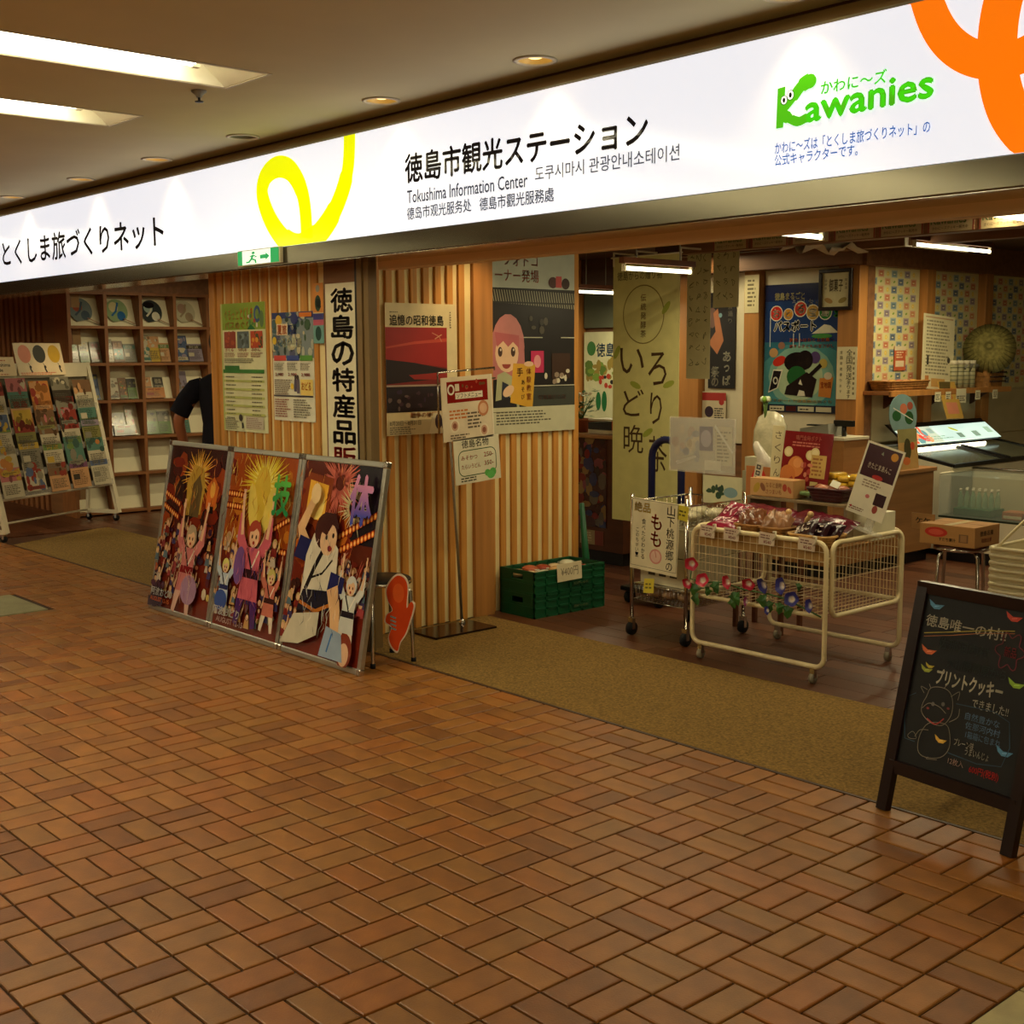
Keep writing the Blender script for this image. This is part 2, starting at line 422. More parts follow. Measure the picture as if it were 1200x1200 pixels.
# ---- corridor ceiling with openings for troughs and downlights
ZC = 2.75
TR = [(-13.38, -13.02), (-12.18, -11.82), (-6.26, -5.90), (-5.06, -4.70), (1.02, 1.38), (2.22, 2.58)]
DLX = [-2.593, -3.807, -4.849, -6.108, -7.122, -8.222, -9.445, -10.6, -11.8, -1.4, -.2]
DLY, DLR = -.32, .072
c = MB()
xs = [-17]+[v for t in TR for v in t]+[4]
for i in range(len(xs)-1):
    hole = i % 2 == 1
    if not hole: c.box(xs[i], xs[i+1], -7, -.6, ZC, ZC+.02)
    else: c.box(xs[i], xs[i+1], -7, -6.8, ZC, ZC+.02); c.box(xs[i], xs[i+1], -1.0, -.6, ZC, ZC+.02)
ds = sorted(DLX); x = -17
for d in ds:
    c.box(x, d-.15, -.6, .1, ZC, ZC+.02); x = d+.15
    c.box(d-.15, d+.15, -.6, DLY-.15, ZC, ZC+.02); c.box(d-.15, d+.15, DLY+.15, .1, ZC, ZC+.02)
    sq = []
    for k in range(24):
        a = 2*math.pi*k/24; cx, cy = math.cos(a), math.sin(a); q = .15/max(abs(cx), abs(cy)); sq.append((d+cx*q, DLY+cy*q))
    ci = [(d+DLR*math.cos(2*math.pi*k/24), DLY+DLR*math.sin(2*math.pi*k/24)) for k in range(24)]
    V = [(p[0], p[1], ZC) for p in sq]+[(p[0], p[1], ZC) for p in ci]
    c._add(V, [(k, (k+1) % 24, 24+(k+1) % 24, 24+k) for k in range(24)])
c.box(x, 4, -.6, .1, ZC, ZC+.02)
struct('ceiling', c, m_ceil)
for i, (x0, x1) in enumerate(TR):
    pos = ['first from the far left end', 'second from the far left end', 'the left one in view', 'the right one in view',
           'first one right of view', 'second one right of view'][i]
    t = thing('ceiling_light', 'recessed white fluorescent ceiling trough, '+pos, 'ceiling light', ((x0+x1)/2, -3.9, ZC+.1), group='corridor ceiling troughs')
    hw = (x1-x0)/2; y0, y1 = -2.9, 2.9
    b = MB().box(-hw, hw, y0, y1, .02, .03).box(-hw, -hw+.01, y0, y1, -.1, .03).box(hw-.01, hw, y0, y1, -.1, .03).box(-hw, hw, y0, y0+.01, -.1, .03).box(-hw, hw, y1-.01, y1, -.1, .03)
    b.hexa([(-hw, y1-.16, .02), (hw, y1-.16, .02), (hw, y1-.01, -.1), (-hw, y1-.01, -.1), (-hw, y1-.01, .03), (hw, y1-.01, .03), (hw, y1, .03), (-hw, y1, .03)])
    b.build('reflector', m_troughw, t)
    b = MB().box(-hw-.012, -hw+.004, y0, y1, -.104, -.094).box(hw-.004, hw+.012, y0, y1, -.104, -.094).box(-hw-.012, hw+.012, y1-.004, y1+.012, -.104, -.094).box(-hw-.012, hw+.012, y0-.012, y0+.004, -.104, -.094)
    b.build('frame', m_white, t)
    for k in range(4):
        ya = y1-.2-1.42*k
        for sx in (-.08, .08):
            b = MB().tube([(sx, ya, -.035), (sx, ya-1.3, -.035)], .02, 10); b.build('tube', m_tube, t)
            b = MB().box(sx-.014, sx+.014, ya-.012, ya+.02, -.06, .02); b.build('lamp_holder', m_white, t)
LEFTD = {-2.593: 'cut off by the top edge, above the green lettering', -3.807: 'above the right half of the station lettering',
         -4.849: 'just right of the yellow loop', -6.108: 'above the yellow loop, unlit and grey', -7.122: '',
         -8.222: 'third from the left edge of the photo', -9.445: 'leftmost in the photo', -10.6: 'beyond the left edge of the photo', -11.8: 'farthest one down the corridor', -1.4: 'beyond the right edge, nearer one', -.2: 'beyond the right edge, last one'}
LEFTD[-7.122] = 'fourth from the left edge of the photo counting the grey one last'; LEFTD[-8.222] = 'second from the left edge of the photo'
LEFTD[-7.122] = 'left neighbour of the unlit grey one'
for d in DLX:
    off = d == -6.108
    t = thing('downlight', 'round ceiling downlight, '+LEFTD[d], 'downlight', (d, DLY, ZC), group='downlights along the sign')
    MB().lathe([(DLR-.001, .0), (DLR+.016, -.001), (DLR+.018, -.004), (DLR+.001, -.007), (DLR-.003, .0)], n=24).build('rim', m_white, t)
    MB().lathe([(DLR, 0), (DLR*.9, .02), (DLR*.6, .035), (.02, .04), (.001, .04)], n=24).build('reflector', m_dcup if not off else m_grey, t)
    MB().ball((0, 0, .022), .042, 12, (1, 1, .42)).build('lamp', m_dlamp if not off else m_grey, t)
    if not off:
        l = bpy.data.lights.new('downlight_lamp', 'SPOT'); l.energy = 7*LS; l.color = (1, .72, .36); l.spot_size = rad(95); l.spot_blend = .7; l.shadow_soft_size = .05
        o = bpy.data.objects.new('downlight_lamp', l); link(o); o.location = (d, DLY, ZC-.01)
t = thing('sprinkler', 'small dark sprinkler head on the corridor ceiling beside the long trough', 'sprinkler', (-5.19, -1.06, ZC))
MB().lathe([(.001, 0), (.034, 0), (.034, -.006), (.016, -.02), (.012, -.03), (.001, -.03)], n=16).build('escutcheon', m_grey, t)
MB().lathe([(.001, -.03), (.006, -.03), (.006, -.042), (.02, -.046), (.018, -.05), (.001, -.05)], n=12).build('deflector', m_black, t)

# ---- glossy fascia strip above the sign, corridor far walls
b = MB().box(-15, 4, -.1, .0, 2.5, ZC)
struct('trim_2', b, m_mirror)
struct('trim_3', MB().box(-15, 4, -.106, -.1, ZC-.008, ZC), m_dark)
struct('wall_front', MB().box(-15, 4, .0, .1, 2.12, ZC), m_dark)
struct('wall_back', MB().box(-17, 4, -7.1, -7, 0, ZC), mat('corridor_wall', (120, 96, 62), .7))
struct('wall_far_left', MB().box(-17.1, -17, -7, 9, 0, ZC), m_brown)
struct('wall_right', MB().box(2.6, 2.7, 0.1, 9, 0, ZC), m_wall)

# ---- inner ceiling, beams
struct('ceiling', MB().box(-17, 2.7, .1, 9, 2.5, 2.54), m_dark)
struct('trim_4', MB().box(-5.43, 2.6, .06, .15, 2.030, 2.098), mat('header_wood', (232, 196, 152), .55, var=.08, scale=1, stretch=(1, 14, 14)))
struct('trim_5', MB().box(-5.43, 2.6, .15, .22, 2.06, 2.5), m_brown)
for i_, bb in enumerate(((-5.86, 1.0, 2.92, 3.02, 2.27, 2.5), (-5.86, 1.0, 1.95, 2.03, 2.34, 2.5), (-7.6, -5.70, 4.8, 4.93, 2.28, 2.5), (-5.76, -5.66, 4.93, 8.6, 2.275, 2.5), (-5.66, 1.0, 4.5, 4.6, 2.36, 2.5))):
    struct('trim_%d' % (6+i_), MB().box(*bb), m_brown)

# ---- left slatted wall block
core = struct('wall_left', MB().box(-7.13, -5.89, .048, 1.9, 0, 2.5), m_slatback)
for i in range(11):
    x = -7.075+i*.1063
    b = MB().box(x-.033, x+.033, .035, .062, 0, 2.5, bev=.002); b.build('slat', m_slat, core)
b = MB().box(-7.2, -7.13, .03, 1.9, 0, 2.5, bev=.004); b.build('corner_post', m_slat, core)
MB().box(-5.90, -5.57, .03, .062, 0, 2.5).build('flat_panel', m_brown, core)
MB().box(-5.575, -5.545, .01, .09, 0, 2.14).build('black_strip', m_black, core)  # solid black strip between the flat panel and the jamb
b = MB().box(-5.545, -5.50, .0, .10, 0, 2.12, bev=.003).box(-5.50, -5.455, .012, .028, 0, 2.12, bev=.003)
b.build('jamb', mat('jamb_taupe', (128, 104, 66), .5, var=.05), core)
MB().prism([(-5.50, .03), (-5.47, .028), (-5.775, .178), (-5.86, .178), (-5.86, .10)][::-1], 0, 2.5).build('return_panel', m_slat, core)
east = struct('wall_inner', MB().box(-5.89, -5.843, .17, 1.9, 0, 2.5), m_slatback)
MB().box(-5.85, -5.795, .17, .99, 0, 2.5).build('backing', m_slatback, east)
ys = [.205+i*.0875 for i in range(9)]
for y in ys: MB().box(-5.80, -5.775, y-.023, y+.021, 0, 2.5, bev=.003).build('slat', m_slat, east)
MB().box(-5.89, -5.765, .985, 1.135, 0, 2.5, bev=.004).build('post', m_post, east)
for i in range(9):
    y = 1.175+i*.09
    MB().box(-5.85, -5.825, y-.023, y+.021, 0, 2.5, bev=.003).build('slat', m_slat, east)
# ---- far left slatted wall and shelf wall
far = struct('wall_far', MB().box(-17, -12.2, 1.22, 1.30, 0, 2.5), mat('far_backing', (170, 136, 92), .7))
for i in range(26):
    x = -16.4+i*.145
    if x < -12.75: MB().box(x-.04, x+.04, 1.16, 1.22, 0, 2.22, bev=.004).build('slat', m_slatdark, far)
MB().box(-12.72, -12.2, 1.13, 1.22, 0, 2.22).build('corner_post', m_brown, far)
MB().box(-17, -12.1, 1.12, 1.22, 2.22, 2.5).build('lintel', m_dark, far)
struct('wall_shelf', MB().box(-12.5, -12.42, 1.3, 9, 0, 2.5), m_wall)
struct('wall_shelf_lintel', MB().box(-12.42, -12.08, 1.13, 5.2, 2.225, 2.5), m_brown)
struct('wall_north', MB().box(-12.42, -5.72, 5.05, 5.15, 0, 2.5), m_brown)
struct('wall_booth', MB().box(-5.86, -5.74, 5.15, 9, 0, 2.5), m_wall)
struct('wall_end', MB().box(-5.74, 2.7, 8.6, 8.7, 0, 2.5), m_wall)

# small spot over the corner of the inner slatted wall
t = thing('spotlight', 'small warm spotlight under the inner ceiling shining on the slatted post', 'light', (-5.35, .95, 2.5))
MB().cyl((0, 0, -.03), .03, .03, 14).build('base', m_white, t); MB().tube([(0, 0, -.03), (-.03, 0, -.10)], [.022, .034], 14).build('head', m_white, t)
l = bpy.data.lights.new('spot_lamp', 'SPOT'); l.energy = 16*LS; l.color = (1, .70, .34); l.spot_size = rad(75); l.spot_blend = .8; l.shadow_soft_size = .03
o = bpy.data.objects.new('spot_lamp', l); link(o); o.location = (-5.39, .95, 2.38); o.rotation_euler = (0, rad(24), 0)
l = bpy.data.lights.new('rack_lamp', 'SPOT'); l.energy = 22*LS; l.color = (1, .70, .34); l.spot_size = rad(50); l.spot_blend = .8; l.shadow_soft_size = .03
o = bpy.data.objects.new('rack_lamp', l); link(o); o.location = (-11.0, .9, 2.44); o.rotation_euler = (0, rad(20), 0)

# ================================================================== THE LIT SIGN
X0, X1, Z0, Z1, YS = -13.0, .6, 2.168, 2.662, -.2
sign = thing('lightbox_sign', 'long backlit white shop sign with black Japanese lettering and yellow and orange loops', 'sign', (X0, YS, Z0))
MB().box(0, X1-X0, .004, .1, -.08, Z1-Z0+.008).build('housing', m_steel, sign)
MB().box(0, X1-X0, -.004, .02, -.092, -.006).build('steel_band', m_steel, sign)
MB().box(0, X1-X0, .022, .26, -.097, -.091).build('underside', m_chrome, sign)
MB().box(0, X1-X0, -.006, .02, Z1-Z0, Z1-Z0+.01).build('top_trim', m_alu, sign)
P = Print(X1-X0, Z1-Z0, (236, 240, 250), .004, .0002)
def sx(x): return x-X0
def sz(z): return z-Z0
BLK = (26, 20, 16)
def st(txt, xa, xb, za, zb, col, bold=0, slope=0): P.text(txt, sx(xa), sz(za), xb-xa, zb-za, col, bold, slope=slope)
st('とくしま旅づくりネット', -10.02, -7.30, 2.285, 2.475, BLK, .018, -.008)
st('徳島市観光ステーション', -4.825, -3.305, 2.385, 2.515, BLK, .026, -.008)
st('Tokushima Information Center', -4.812, -3.977, 2.292, 2.35, (70, 70, 74), .012, -.008)
st('도쿠시마시 관광안내소테이션', -3.93, -3.145, 2.302, 2.36, (84, 84, 88), .012, -.004)
st('德岛市观光服务处', -4.814, -4.346, 2.216, 2.272, (64, 64, 68), .012)
st('德島市觀光服務處', -4.288, -3.817, 2.212, 2.268, (64, 64, 68), .012)
# yellow loop
YEL = (232, 240, 0)
def spl(pts, k=8, closed=False):
    out = []; n = len(pts); rng = range(n if closed else n-1)
    g = lambda i: Vector(pts[i % n]) if closed else Vector(pts[min(max(i, 0), n-1)])
    for i in rng:
        a, b_, c_, d_ = g(i-1), g(i), g(i+1), g(i+2)
        for j in range(k):
            t_ = j/k; q = .5*((2*b_)+(c_-a)*t_+(2*a-5*b_+4*c_-d_)*t_*t_+(3*b_-a-3*c_+d_)*t_**3); out.append(tuple(q))
    if not closed: out.append(tuple(g(n-1)))
    return out
def S2(pts): return [(sx(a), sz(b)) for a, b in pts]
loop = [(-5.28, 2.80), (-5.275, 2.62), (-5.31, 2.46), (-5.43, 2.30), (-5.60, 2.19), (-5.76, 2.155), (-5.90, 2.20), (-6.04, 2.32), (-6.115, 2.46), (-6.07, 2.55), (-5.95, 2.585), (-5.82, 2.55), (-5.72, 2.44), (-5.685, 2.30), (-5.69, 2.12), (-5.72, 2.0)]
wd = [.10, .10, .115, .13, .14, .14, .12, .12, .12, .115, .115, .115, .11, .11, .12, .12]
pp = spl(S2(loop)); ww = [wd[min(int(i/8), 15)] for i in range(len(pp))]
P.stroke(pp, ww, YEL)
# orange loops at the right
ORG = (250, 120, 8)
lo = spl(S2([(-2.20, 2.80), (-2.13, 2.60), (-2.04, 2.49), (-1.92, 2.44), (-1.80, 2.46), (-1.70, 2.56), (-1.66, 2.70), (-1.70, 2.84)]))
P.stroke(lo, .105, ORG)
lo = spl(S2([(-1.80, 2.84), (-1.90, 2.64), (-1.92, 2.46), (-1.88, 2.30), (-1.78, 2.18), (-1.64, 2.08)]))
P.stroke(lo, .125, ORG)
# green crocodile lettering
GRN = (72, 176, 20)
kx = -2.711; a = lambda x, z: (sx(kx)+x, sz(2.352)+z)
P.poly([a(0, 0), a(.03, 0), a(.036, .135), a(.004, .132)], GRN)
P.stroke(spl([a(.02, .045), a(.05, .03), a(.09, .012), a(.125, .02)]), [.04]*9+[.032]*8+[.03]*8, GRN)
P.stroke(spl([a(.03, .06), a(.065, .09), a(.10, .125), a(.135, .14)]), [.03]*9+[.04]*8+[.05]*8, GRN)
P.ell(*a(.135, .136), .026, .024, GRN); P.ell(*a(.125, .018), .017, .015, GRN)
for ex, ez, er in ((.032, .09, .012), (.058, .103, .013)):
    P.ell(*a(ex, ez), er+.002, er*1.15+.002, (20, 60, 10)); P.ell(*a(ex, ez), er, er*1.15, (245, 245, 245)); P.ell(*a(ex, ez), er*.45, er*.7, (10, 10, 10))
for tx, tz in ((.085, .075), (.108, .083), (.07, .045)): P.poly([a(tx-.007, tz+.006), a(tx+.007, tz+.006), a(tx, tz-.012)], (240, 244, 240))
st('awanies', -2.588, -2.123, 2.356, 2.437, GRN, .03, .03)
st('かわに〜ズ', -2.53, -2.285, 2.438, 2.480, GRN, .02)
st('かわに〜ズは「とくしま旅づくりネット」の', -2.711, -2.127, 2.266, 2.306, (50, 96, 150), .012, -.006)
st('公式キャラクターです。', -2.711, -2.382, 2.226, 2.264, (50, 96, 150), .012, -.006)
P.build('lit_face', m_lit, (0, -.004, 0), (1, 0, 0), (0, 0, 1), sign)

# exit sign on the wall under it
t = thing('exit_sign', 'green and white running-man emergency exit sign peeking out below the lit sign', 'sign', (-6.37, -.228, 2.083))
MB().box(0, .45, 0, .022, 0, .087, bev=.003).build('case', m_white, t)
P = Print(.43, .18, (20, 150, 80), .003)
P.rect(.05, .0, .30, .18, (236, 244, 232))
P.ell(.17, .145, .018, .018, (20, 150, 80)); P.stroke([(.165, .12), (.15, .07), (.12, .03), (.09, .03)], .022, (20, 150, 80)); P.stroke([(.15, .07), (.19, .05), (.195, .01)], .02, (20, 150, 80))
P.stroke([(.13, .10), (.17, .115), (.205, .09)], .014, (20, 150, 80)); P.poly([(.24, .06), (.30, .06), (.30, .035), (.34, .085), (.30, .135), (.30, .11), (.24, .11)], (20, 150, 80))
P.b.v = [(x, y*.42, z) for x, y, z in P.b.v]; P.build('lit_face', m_exit, (.01, -.001, .006), (1, 0, 0), (0, 0, 1), t)

# ================================================================== POSTERS ON THE LEFT WALL
WHT = (228, 222, 196); RED = (186, 44, 34); INK = (50, 44, 38)
def poster(name, label, P, org, u=(1, 0, 0), v=(0, 0, 1), cat='poster', group=None, m=None):
    o = P.build(name, m or m_print, org, u, v); return tag(o, label, cat, group)
# 1: green timetable poster
P = Print(.53, .775, (224, 222, 176)); W, H = .53, .775
P.rect(0, H-.16, W, .16, (140, 168, 44)); P.rect(0, 0, .02, H, (190, 200, 120))
P.text('ぐるっと', .05, H-.10, .17, .06, (206, 150, 60), .03); P.text('とくしま', .24, H-.10, .15, .07, (230, 120, 40), .03); P.text('バスめぐり', .05, H-.155, .30, .045, (196, 120, 60), .03)
P.ell(.44, H-.07, .04, .05, (50, 80, 130)); P.ell(.44, H-.07, .02, .03, (120, 150, 60)); P.ell(.49, H-.10, .025, .05, (90, 120, 70)); P.poly([(.32, H-.16), (.36, H-.125), (.42, H-.16)], (20, 110, 40)); P.blobs(.33, H-.14, .18, .1, 9, [(230, 220, 200), (180, 60, 50), (90, 130, 60)], .008, .02)
for i, cc in enumerate([[(150, 60, 36), (180, 80, 40), (90, 60, 40)], [(96, 110, 110), (130, 150, 150), (70, 80, 70)], [(190, 70, 30), (220, 150, 50), (70, 80, 40)]]):
    P.rect(.04+i*.16, H-.27, .14, .10, cc[0]); P.blobs(.05+i*.16, H-.265, .12, .09, 14, cc, .008, .02)
    P.text(['さくら', 'うずしお', 'みかん'][i], .05+i*.16, H-.29, .10, .02, RED, .02); P.lines(.04+i*.16, H-.325, .14, .03, 3, (150, 90, 70))
P.lines(.04, H-.36, .45, .03, 3, (120, 116, 90)); P.rect(.02, H-.42, W-.04, .022, (60, 128, 50)); P.rect(.04, H-.405, .18, .03, (50, 120, 50))
for i in range(11):
    if i % 2: P.rect(.02, H-.45-i*.025, W-.04, .014, (190, 196, 110))
    P.lines(.05, H-.448-i*.025, .12, .012, 1, (110, 106, 80)); P.lines(.36, H-.448-i*.025, .13, .012, 1, (90, 86, 66))
P.ell(.22, .085, .022, .022, (60, 56, 50)); P.lines(.03, .01, .17, .07, 6, (130, 126, 104)); P.rect(.28, .02, .21, .075, (206, 196, 170)); P.lines(.29, .025, .19, .065, 6, (150, 120, 104)); P.rect(.23, .02, .02, .035, (60, 60, 50))
poster('timetable_poster', 'tall green-headed timetable poster with three small photos on the slatted wall', P, (-7.06, .033, 1.13))
# 2: blue tour poster
P = Print(.44, .62, (226, 222, 196)); W, H = .44, .62
P.rect(0, H-.26, W, .26, (128, 140, 140)); P.rect(0, H-.035, W, .035, (40, 56, 120)); P.blobs(.01, H-.25, .42, .24, 60, [(70, 100, 110), (180, 180, 160), (60, 90, 60), (200, 190, 150), (90, 90, 120), (40, 60, 50)], .008, .035)
P.ell(.08, H-.045, .035, .03, (224, 176, 40)); P.ell(.03, H-.16, .022, .022, (230, 196, 50)); P.rect(.30, H-.03, .13, .024, (220, 120, 30)); P.ell(.25, H-.04, .04, .03, (40, 50, 110))
P.rect(.055, H-.13, .12, .065, (236, 210, 170)); P.text('夏旅', .065, H-.125, .10, .055, (226, 110, 50), .03); P.text('阿波', .18, H-.125, .09, .055, (60, 80, 140), .03); P.text('ぐるり周遊', .06, H-.20, .26, .055, (236, 236, 200), .04)
for i, cc in enumerate([(214, 80, 70), (60, 80, 150), (90, 150, 60)]): P.rect(.02+i*.14, H-.275, .13, .03, cc); P.lines(.02+i*.14, H-.33, .12, .045, 5, (130, 124, 104)); P.text('2,980', .03+i*.14, H-.365, .09, .02, (206, 60, 50), .02)
P.lines(.02, H-.47, .19, .09, 8, (130, 110, 96)); P.stroke([(.245, .17), (.25, .24)], .028, (80, 70, 90)); P.stroke([(.275, .16), (.272, .24)], .026, (110, 100, 110)); P.ell(.25, .25, .012, .014, (60, 46, 40)); P.ell(.272, .25, .012, .014, (60, 46, 40)); P.ell(.21, .20, .016, .018, (236, 196, 60))
P.rect(.30, H-.47, .13, .09, (238, 206, 110)); P.text('おどる', .31, H-.44, .10, .045, (226, 120, 30), .03); P.rect(.01, .14, .42, .008, (60, 56, 70)); P.lines(.02, .02, .17, .11, 8, (160, 100, 84)); P.lines(.22, .02, .19, .11, 8, (130, 124, 104))
poster('tour_poster', 'white and blue tour price poster on the slatted wall, right of the green timetable', P, (-6.455, .033, 1.215))
# slim strip notices
P = Print(.105, .33, (216, 200, 150)); P.rect(0, .17, .105, .16, (214, 140, 60)); P.ell(.05, .22, .03, .045, (40, 70, 50)); P.ell(.05, .3, .02, .02, (150, 150, 130)); P.rect(0, .13, .105, .035, (60, 60, 130)); P.rect(0, .10, .105, .03, (190, 90, 110)); P.rect(0, 0, .105, .10, (110, 160, 150)); P.ell(.05, .055, .03, .04, (30, 70, 60)); P.text('竜', .03, .195, .05, .05, (20, 40, 30), .03)
poster('strip_notice', 'narrow orange and teal strip notice beside the vertical banner', P, (-6.012, .032, 1.655))
# vertical banner
bn = Print(.305, 1.06, (226, 218, 184), .003)
sz_, pt = .123, .142
for i_, ch in enumerate('徳島の特産品'): bn.text(ch, .055, 1.03-i_*pt-sz_, .205, sz_, (28, 18, 16), .03)
bn.text('販', .05, 1.03-6*pt-sz_, .215, sz_, (168, 32, 26), .024); bn.text('売', .05, 1.03-7*pt-sz_*.9, .215, sz_*.9, (168, 32, 26), .024)
poster('vertical_banner', 'tall white hanging banner with big black brush characters and a red last one', bn, (-5.875, .025, .915), cat='banner')

# ================================================================== POSTERS ON THE INNER SLATTED WALL
P = Print(.515, .745, (226, 208, 160)); W, H = .515, .745
P.rect(0, H-.62+.005, .44, .48, (120, 26, 22)); y0 = H-.615
P.poly([(0, y0+.30), (.44, y0+.25), (.44, y0+.48), (0, y0+.48)], (160, 30, 26)); P.poly([(0, y0+.37), (.2, y0+.40), (.44, y0+.42), (.44, y0+.40), (.2, y0+.385), (0, y0+.36)], (196, 70, 50))
P.poly([(0, y0+.30), (.2, y0+.28), (.44, y0+.24), (.44, y0+.19), (0, y0+.16)], (34, 14, 16)); P.poly([(.16, y0+.21), (.44, y0+.225), (.44, y0+.18), (.2, y0+.185)], (150, 34, 26)); P.rect(0, y0, .44, .155, (36, 24, 30)); P.rect(0, y0+.145, .44, .01, (170, 150, 130)); P.blobs(.02, y0+.02, .4, .10, 26, [(110, 90, 84), (70, 44, 54), (54, 34, 60)], .006, .018)
P.stroke([(.33, y0+.45), (.38, y0+.43), (.40, y0+.40)], .006, (200, 120, 90)); P.stroke([(.35, y0+.415), (.40, y0+.44)], .006, (210, 150, 110))
P.text('追憶の昭和徳島', .03, H-.125, .385, .06, (26, 20, 18), .012); P.lines(.03, H-.055, .08, .01, 1, (120, 104, 80)); P.lines(.46, H-.14, .012, .1, 7, (120, 100, 80))
P.text('戦争の惨禍と', .17, .095, .22, .032, (206, 130, 80), .02); P.rect(.01, .0, .50, .085, (208, 192, 150)); P.text('8月20日〜8月31日', .02, .055, .22, .026, (90, 84, 70), .01); P.lines(.02, .005, .2, .045, 4, (110, 100, 80)); P.poly([(.30, .0), (.33, .12), (.44, .12), (.44, 0)], (222, 210, 176)); P.ell(.37, .07, .026, .045, (70, 50, 60)); P.ell(.41, .055, .02, .035, (60, 60, 90))
poster('exhibition_poster', 'cream exhibition poster with a red sunset picture on the inner slatted wall', P, (-5.773, .345, 1.135), (0, 1, 0))
# large shop poster with girl
P = Print(.70, 1.12, (196, 196, 172)); W, H = .70, 1.12
P.rect(0, .16, W, .74, (26, 20, 18)); P.rect(0, .885, W, .235, (186, 192, 176)); P.text('フォトコ', .10, 1.02, .28, .07, (196, 120, 110), .01); P.text('ーナー発場', .03, .925, .36, .075, (196, 92, 76), .012)
for i in range(36): P.stroke([(.0+i*.0205, .88-.0004*i), (.02+i*.0205, .80-.001*i)], .009, (140, 136, 112))
P.rect(0, .795, W, .01, (40, 36, 30)); P.rect(0, .875, W, .012, (40, 40, 34)); P.ell(.51, .93, .04, .035, (90, 60, 50)); P.rect(.535, .90, .05, .07, (206, 90, 84)); P.ell(.62, .925, .035, .035, (70, 50, 44))
P.rect(.2, .585, .22, .006, (186, 182, 160)); P.rect(.58, .585, .12, .006, (186, 182, 160)); P.rect(.32, .37, .11, .135, (196, 44, 90)); P.ell(.375, .44, .03, .04, (226, 150, 150))
P.rect(.5, .33, .16, .16, (60, 36, 22)); P.blobs(.44, .31, .2, .07, 9, [(206, 196, 170), (150, 130, 110)], .012, .024); P.rect(.3, .285, .40, .006, (190, 186, 164)); P.rect(.32, .16, .38, .12, (62, 64, 56)); P.text('写真展示の店', .38, .20, .24, .03, (96, 60, 50), .02); P.blobs(.25, .62, .2, .1, 5, [(60, 56, 50), (80, 74, 60)], .01, .03)
# girl: hair, face, top, yellow fan
P.ell(.13, .53, .135, .20, (190, 122, 118)); P.poly([(0, .33), (.27, .36), (.26, .58), (0, .62)], (184, 112, 110)); P.ell(.12, .49, .095, .115, (224, 186, 150)); P.poly([(.02, .62), (.22, .60), (.22, .52), (.17, .56), (.13, .53), (.09, .565), (.04, .53)], (178, 92, 96))
for ex in (.065, .17): P.ell(ex, .50, .018, .03, (70, 44, 30)); P.ell(ex+.004, .512, .006, .008, (230, 220, 200))
P.ell(.115, .425, .035, .028, (150, 60, 50), a0=180, a1=360); P.poly([(.02, .16), (.04, .36), (.10, .38), (.20, .33), (.22, .16)], (170, 170, 130)); P.poly([(.07, .16), (.08, .32), (.13, .30), (.15, .16)], (40, 44, 60)); P.poly([(.01, .16), (.2, .16), (.19, .23), (.02, .2)], (30, 28, 34))
P.poly([(.145, .19), (.33, .15), (.355, .42), (.17, .43)], (212, 160, 48)); P.text('手', .20, .35, .05, .05, (110, 70, 30), .03); P.vtext('体験教室', .30, .40, .04, .052, (190, 90, 40), .02); P.vtext('あそび', .25, .33, .035, .045, (110, 80, 40), .02); P.ell(.30, .425, .04, .016, (224, 186, 150)); P.ell(.13, .26, .05, .03, (224, 186, 150), rot=30)
P.rect(0, 0, W, .16, (196, 192, 160)); P.lines(.03, .05, .48, .09, 5, (90, 86, 70)); P.rect(0, .13, .1, .004, (90, 80, 60))
poster('photo_corner_poster', 'large dark poster of a shop front with a pink-haired girl holding a yellow card', P, (-5.822, 1.17, 1.105), (0, 1, 0))

# ================================================================== THREE FRAMED FESTIVAL POSTERS LEANING AT THE FRONT
def dancer(P, cx, y, s, robe, sash, hair, skin=(226, 180, 140), trousers=None, lean=0, arms=1):
    L = lambda a, b_: (cx+(a+b_*lean)*s, y+b_*s)
    for sg in (-1, 1):
        P.stroke([L(sg*.08, .30), L(sg*.13, .15), L(sg*.16, -.02)], [.13*s, .11*s, .07*s], trousers or (224, 206, 180))
    P.poly([L(-.17, .22), L(.18, .22), L(.14, .52), L(.16, .70), L(-.16, .70), L(-.13, .52)], robe)
    P.poly([L(-.14, .42), L(.15, .42), L(.14, .50), L(-.13, .50)], sash); P.stroke([L(-.10, .70), L(.02, .50)], .03*s, (30, 20, 30)); P.stroke([L(.12, .70), L(.02, .52)], .02*s, (236, 226, 206))
    for sg in (-1, 1):
        hx = sg*(.26 if arms else .34)
        P.stroke([L(sg*.14, .66), L(sg*.24, .78), L(hx, 1.0)], [.12*s, .13*s, .05*s], robe); P.stroke([L(sg*.22, .80), L(hx, 1.12)], [.05*s, .035*s], skin); P.ell(*L(hx, 1.15), .028*s, .04*s, skin)
        for q in (-1, 0, 1): P.stroke([L(hx, 1.16), L(hx+q*.02, 1.22)], .012*s, skin)
    P.ell(*L(0, .83), .115*s, .125*s, hair); P.ell(*L(0, .80), .085*s, .10*s, skin)
    P.poly([L(-.09, .84), L(-.06, .93), L(.07, .93), L(.09, .84), L(.03, .88), L(-.02, .85)], hair)
    for sg in (-1, 1): P.ell(*L(sg*.035, .80), .012*s, .02*s, (50, 30, 24))
    P.ell(*L(0, .745), .02*s, .018*s, (160, 50, 40))
def burst(P, cx, cy, r, col, n=40, r0=.0):
    for i in range(n):
        a_ = 2*math.pi*i/n+R.uniform(-.08, .08); q = r*R.uniform(.6, 1); P.lay = i % 8 == 0
        P.stroke([(cx+math.cos(a_)*r0, cy+math.sin(a_)*r0), (cx+math.cos(a_)*q, cy+math.sin(a_)*q)], [.012*r/.15, .002], col)
    P.lay = True
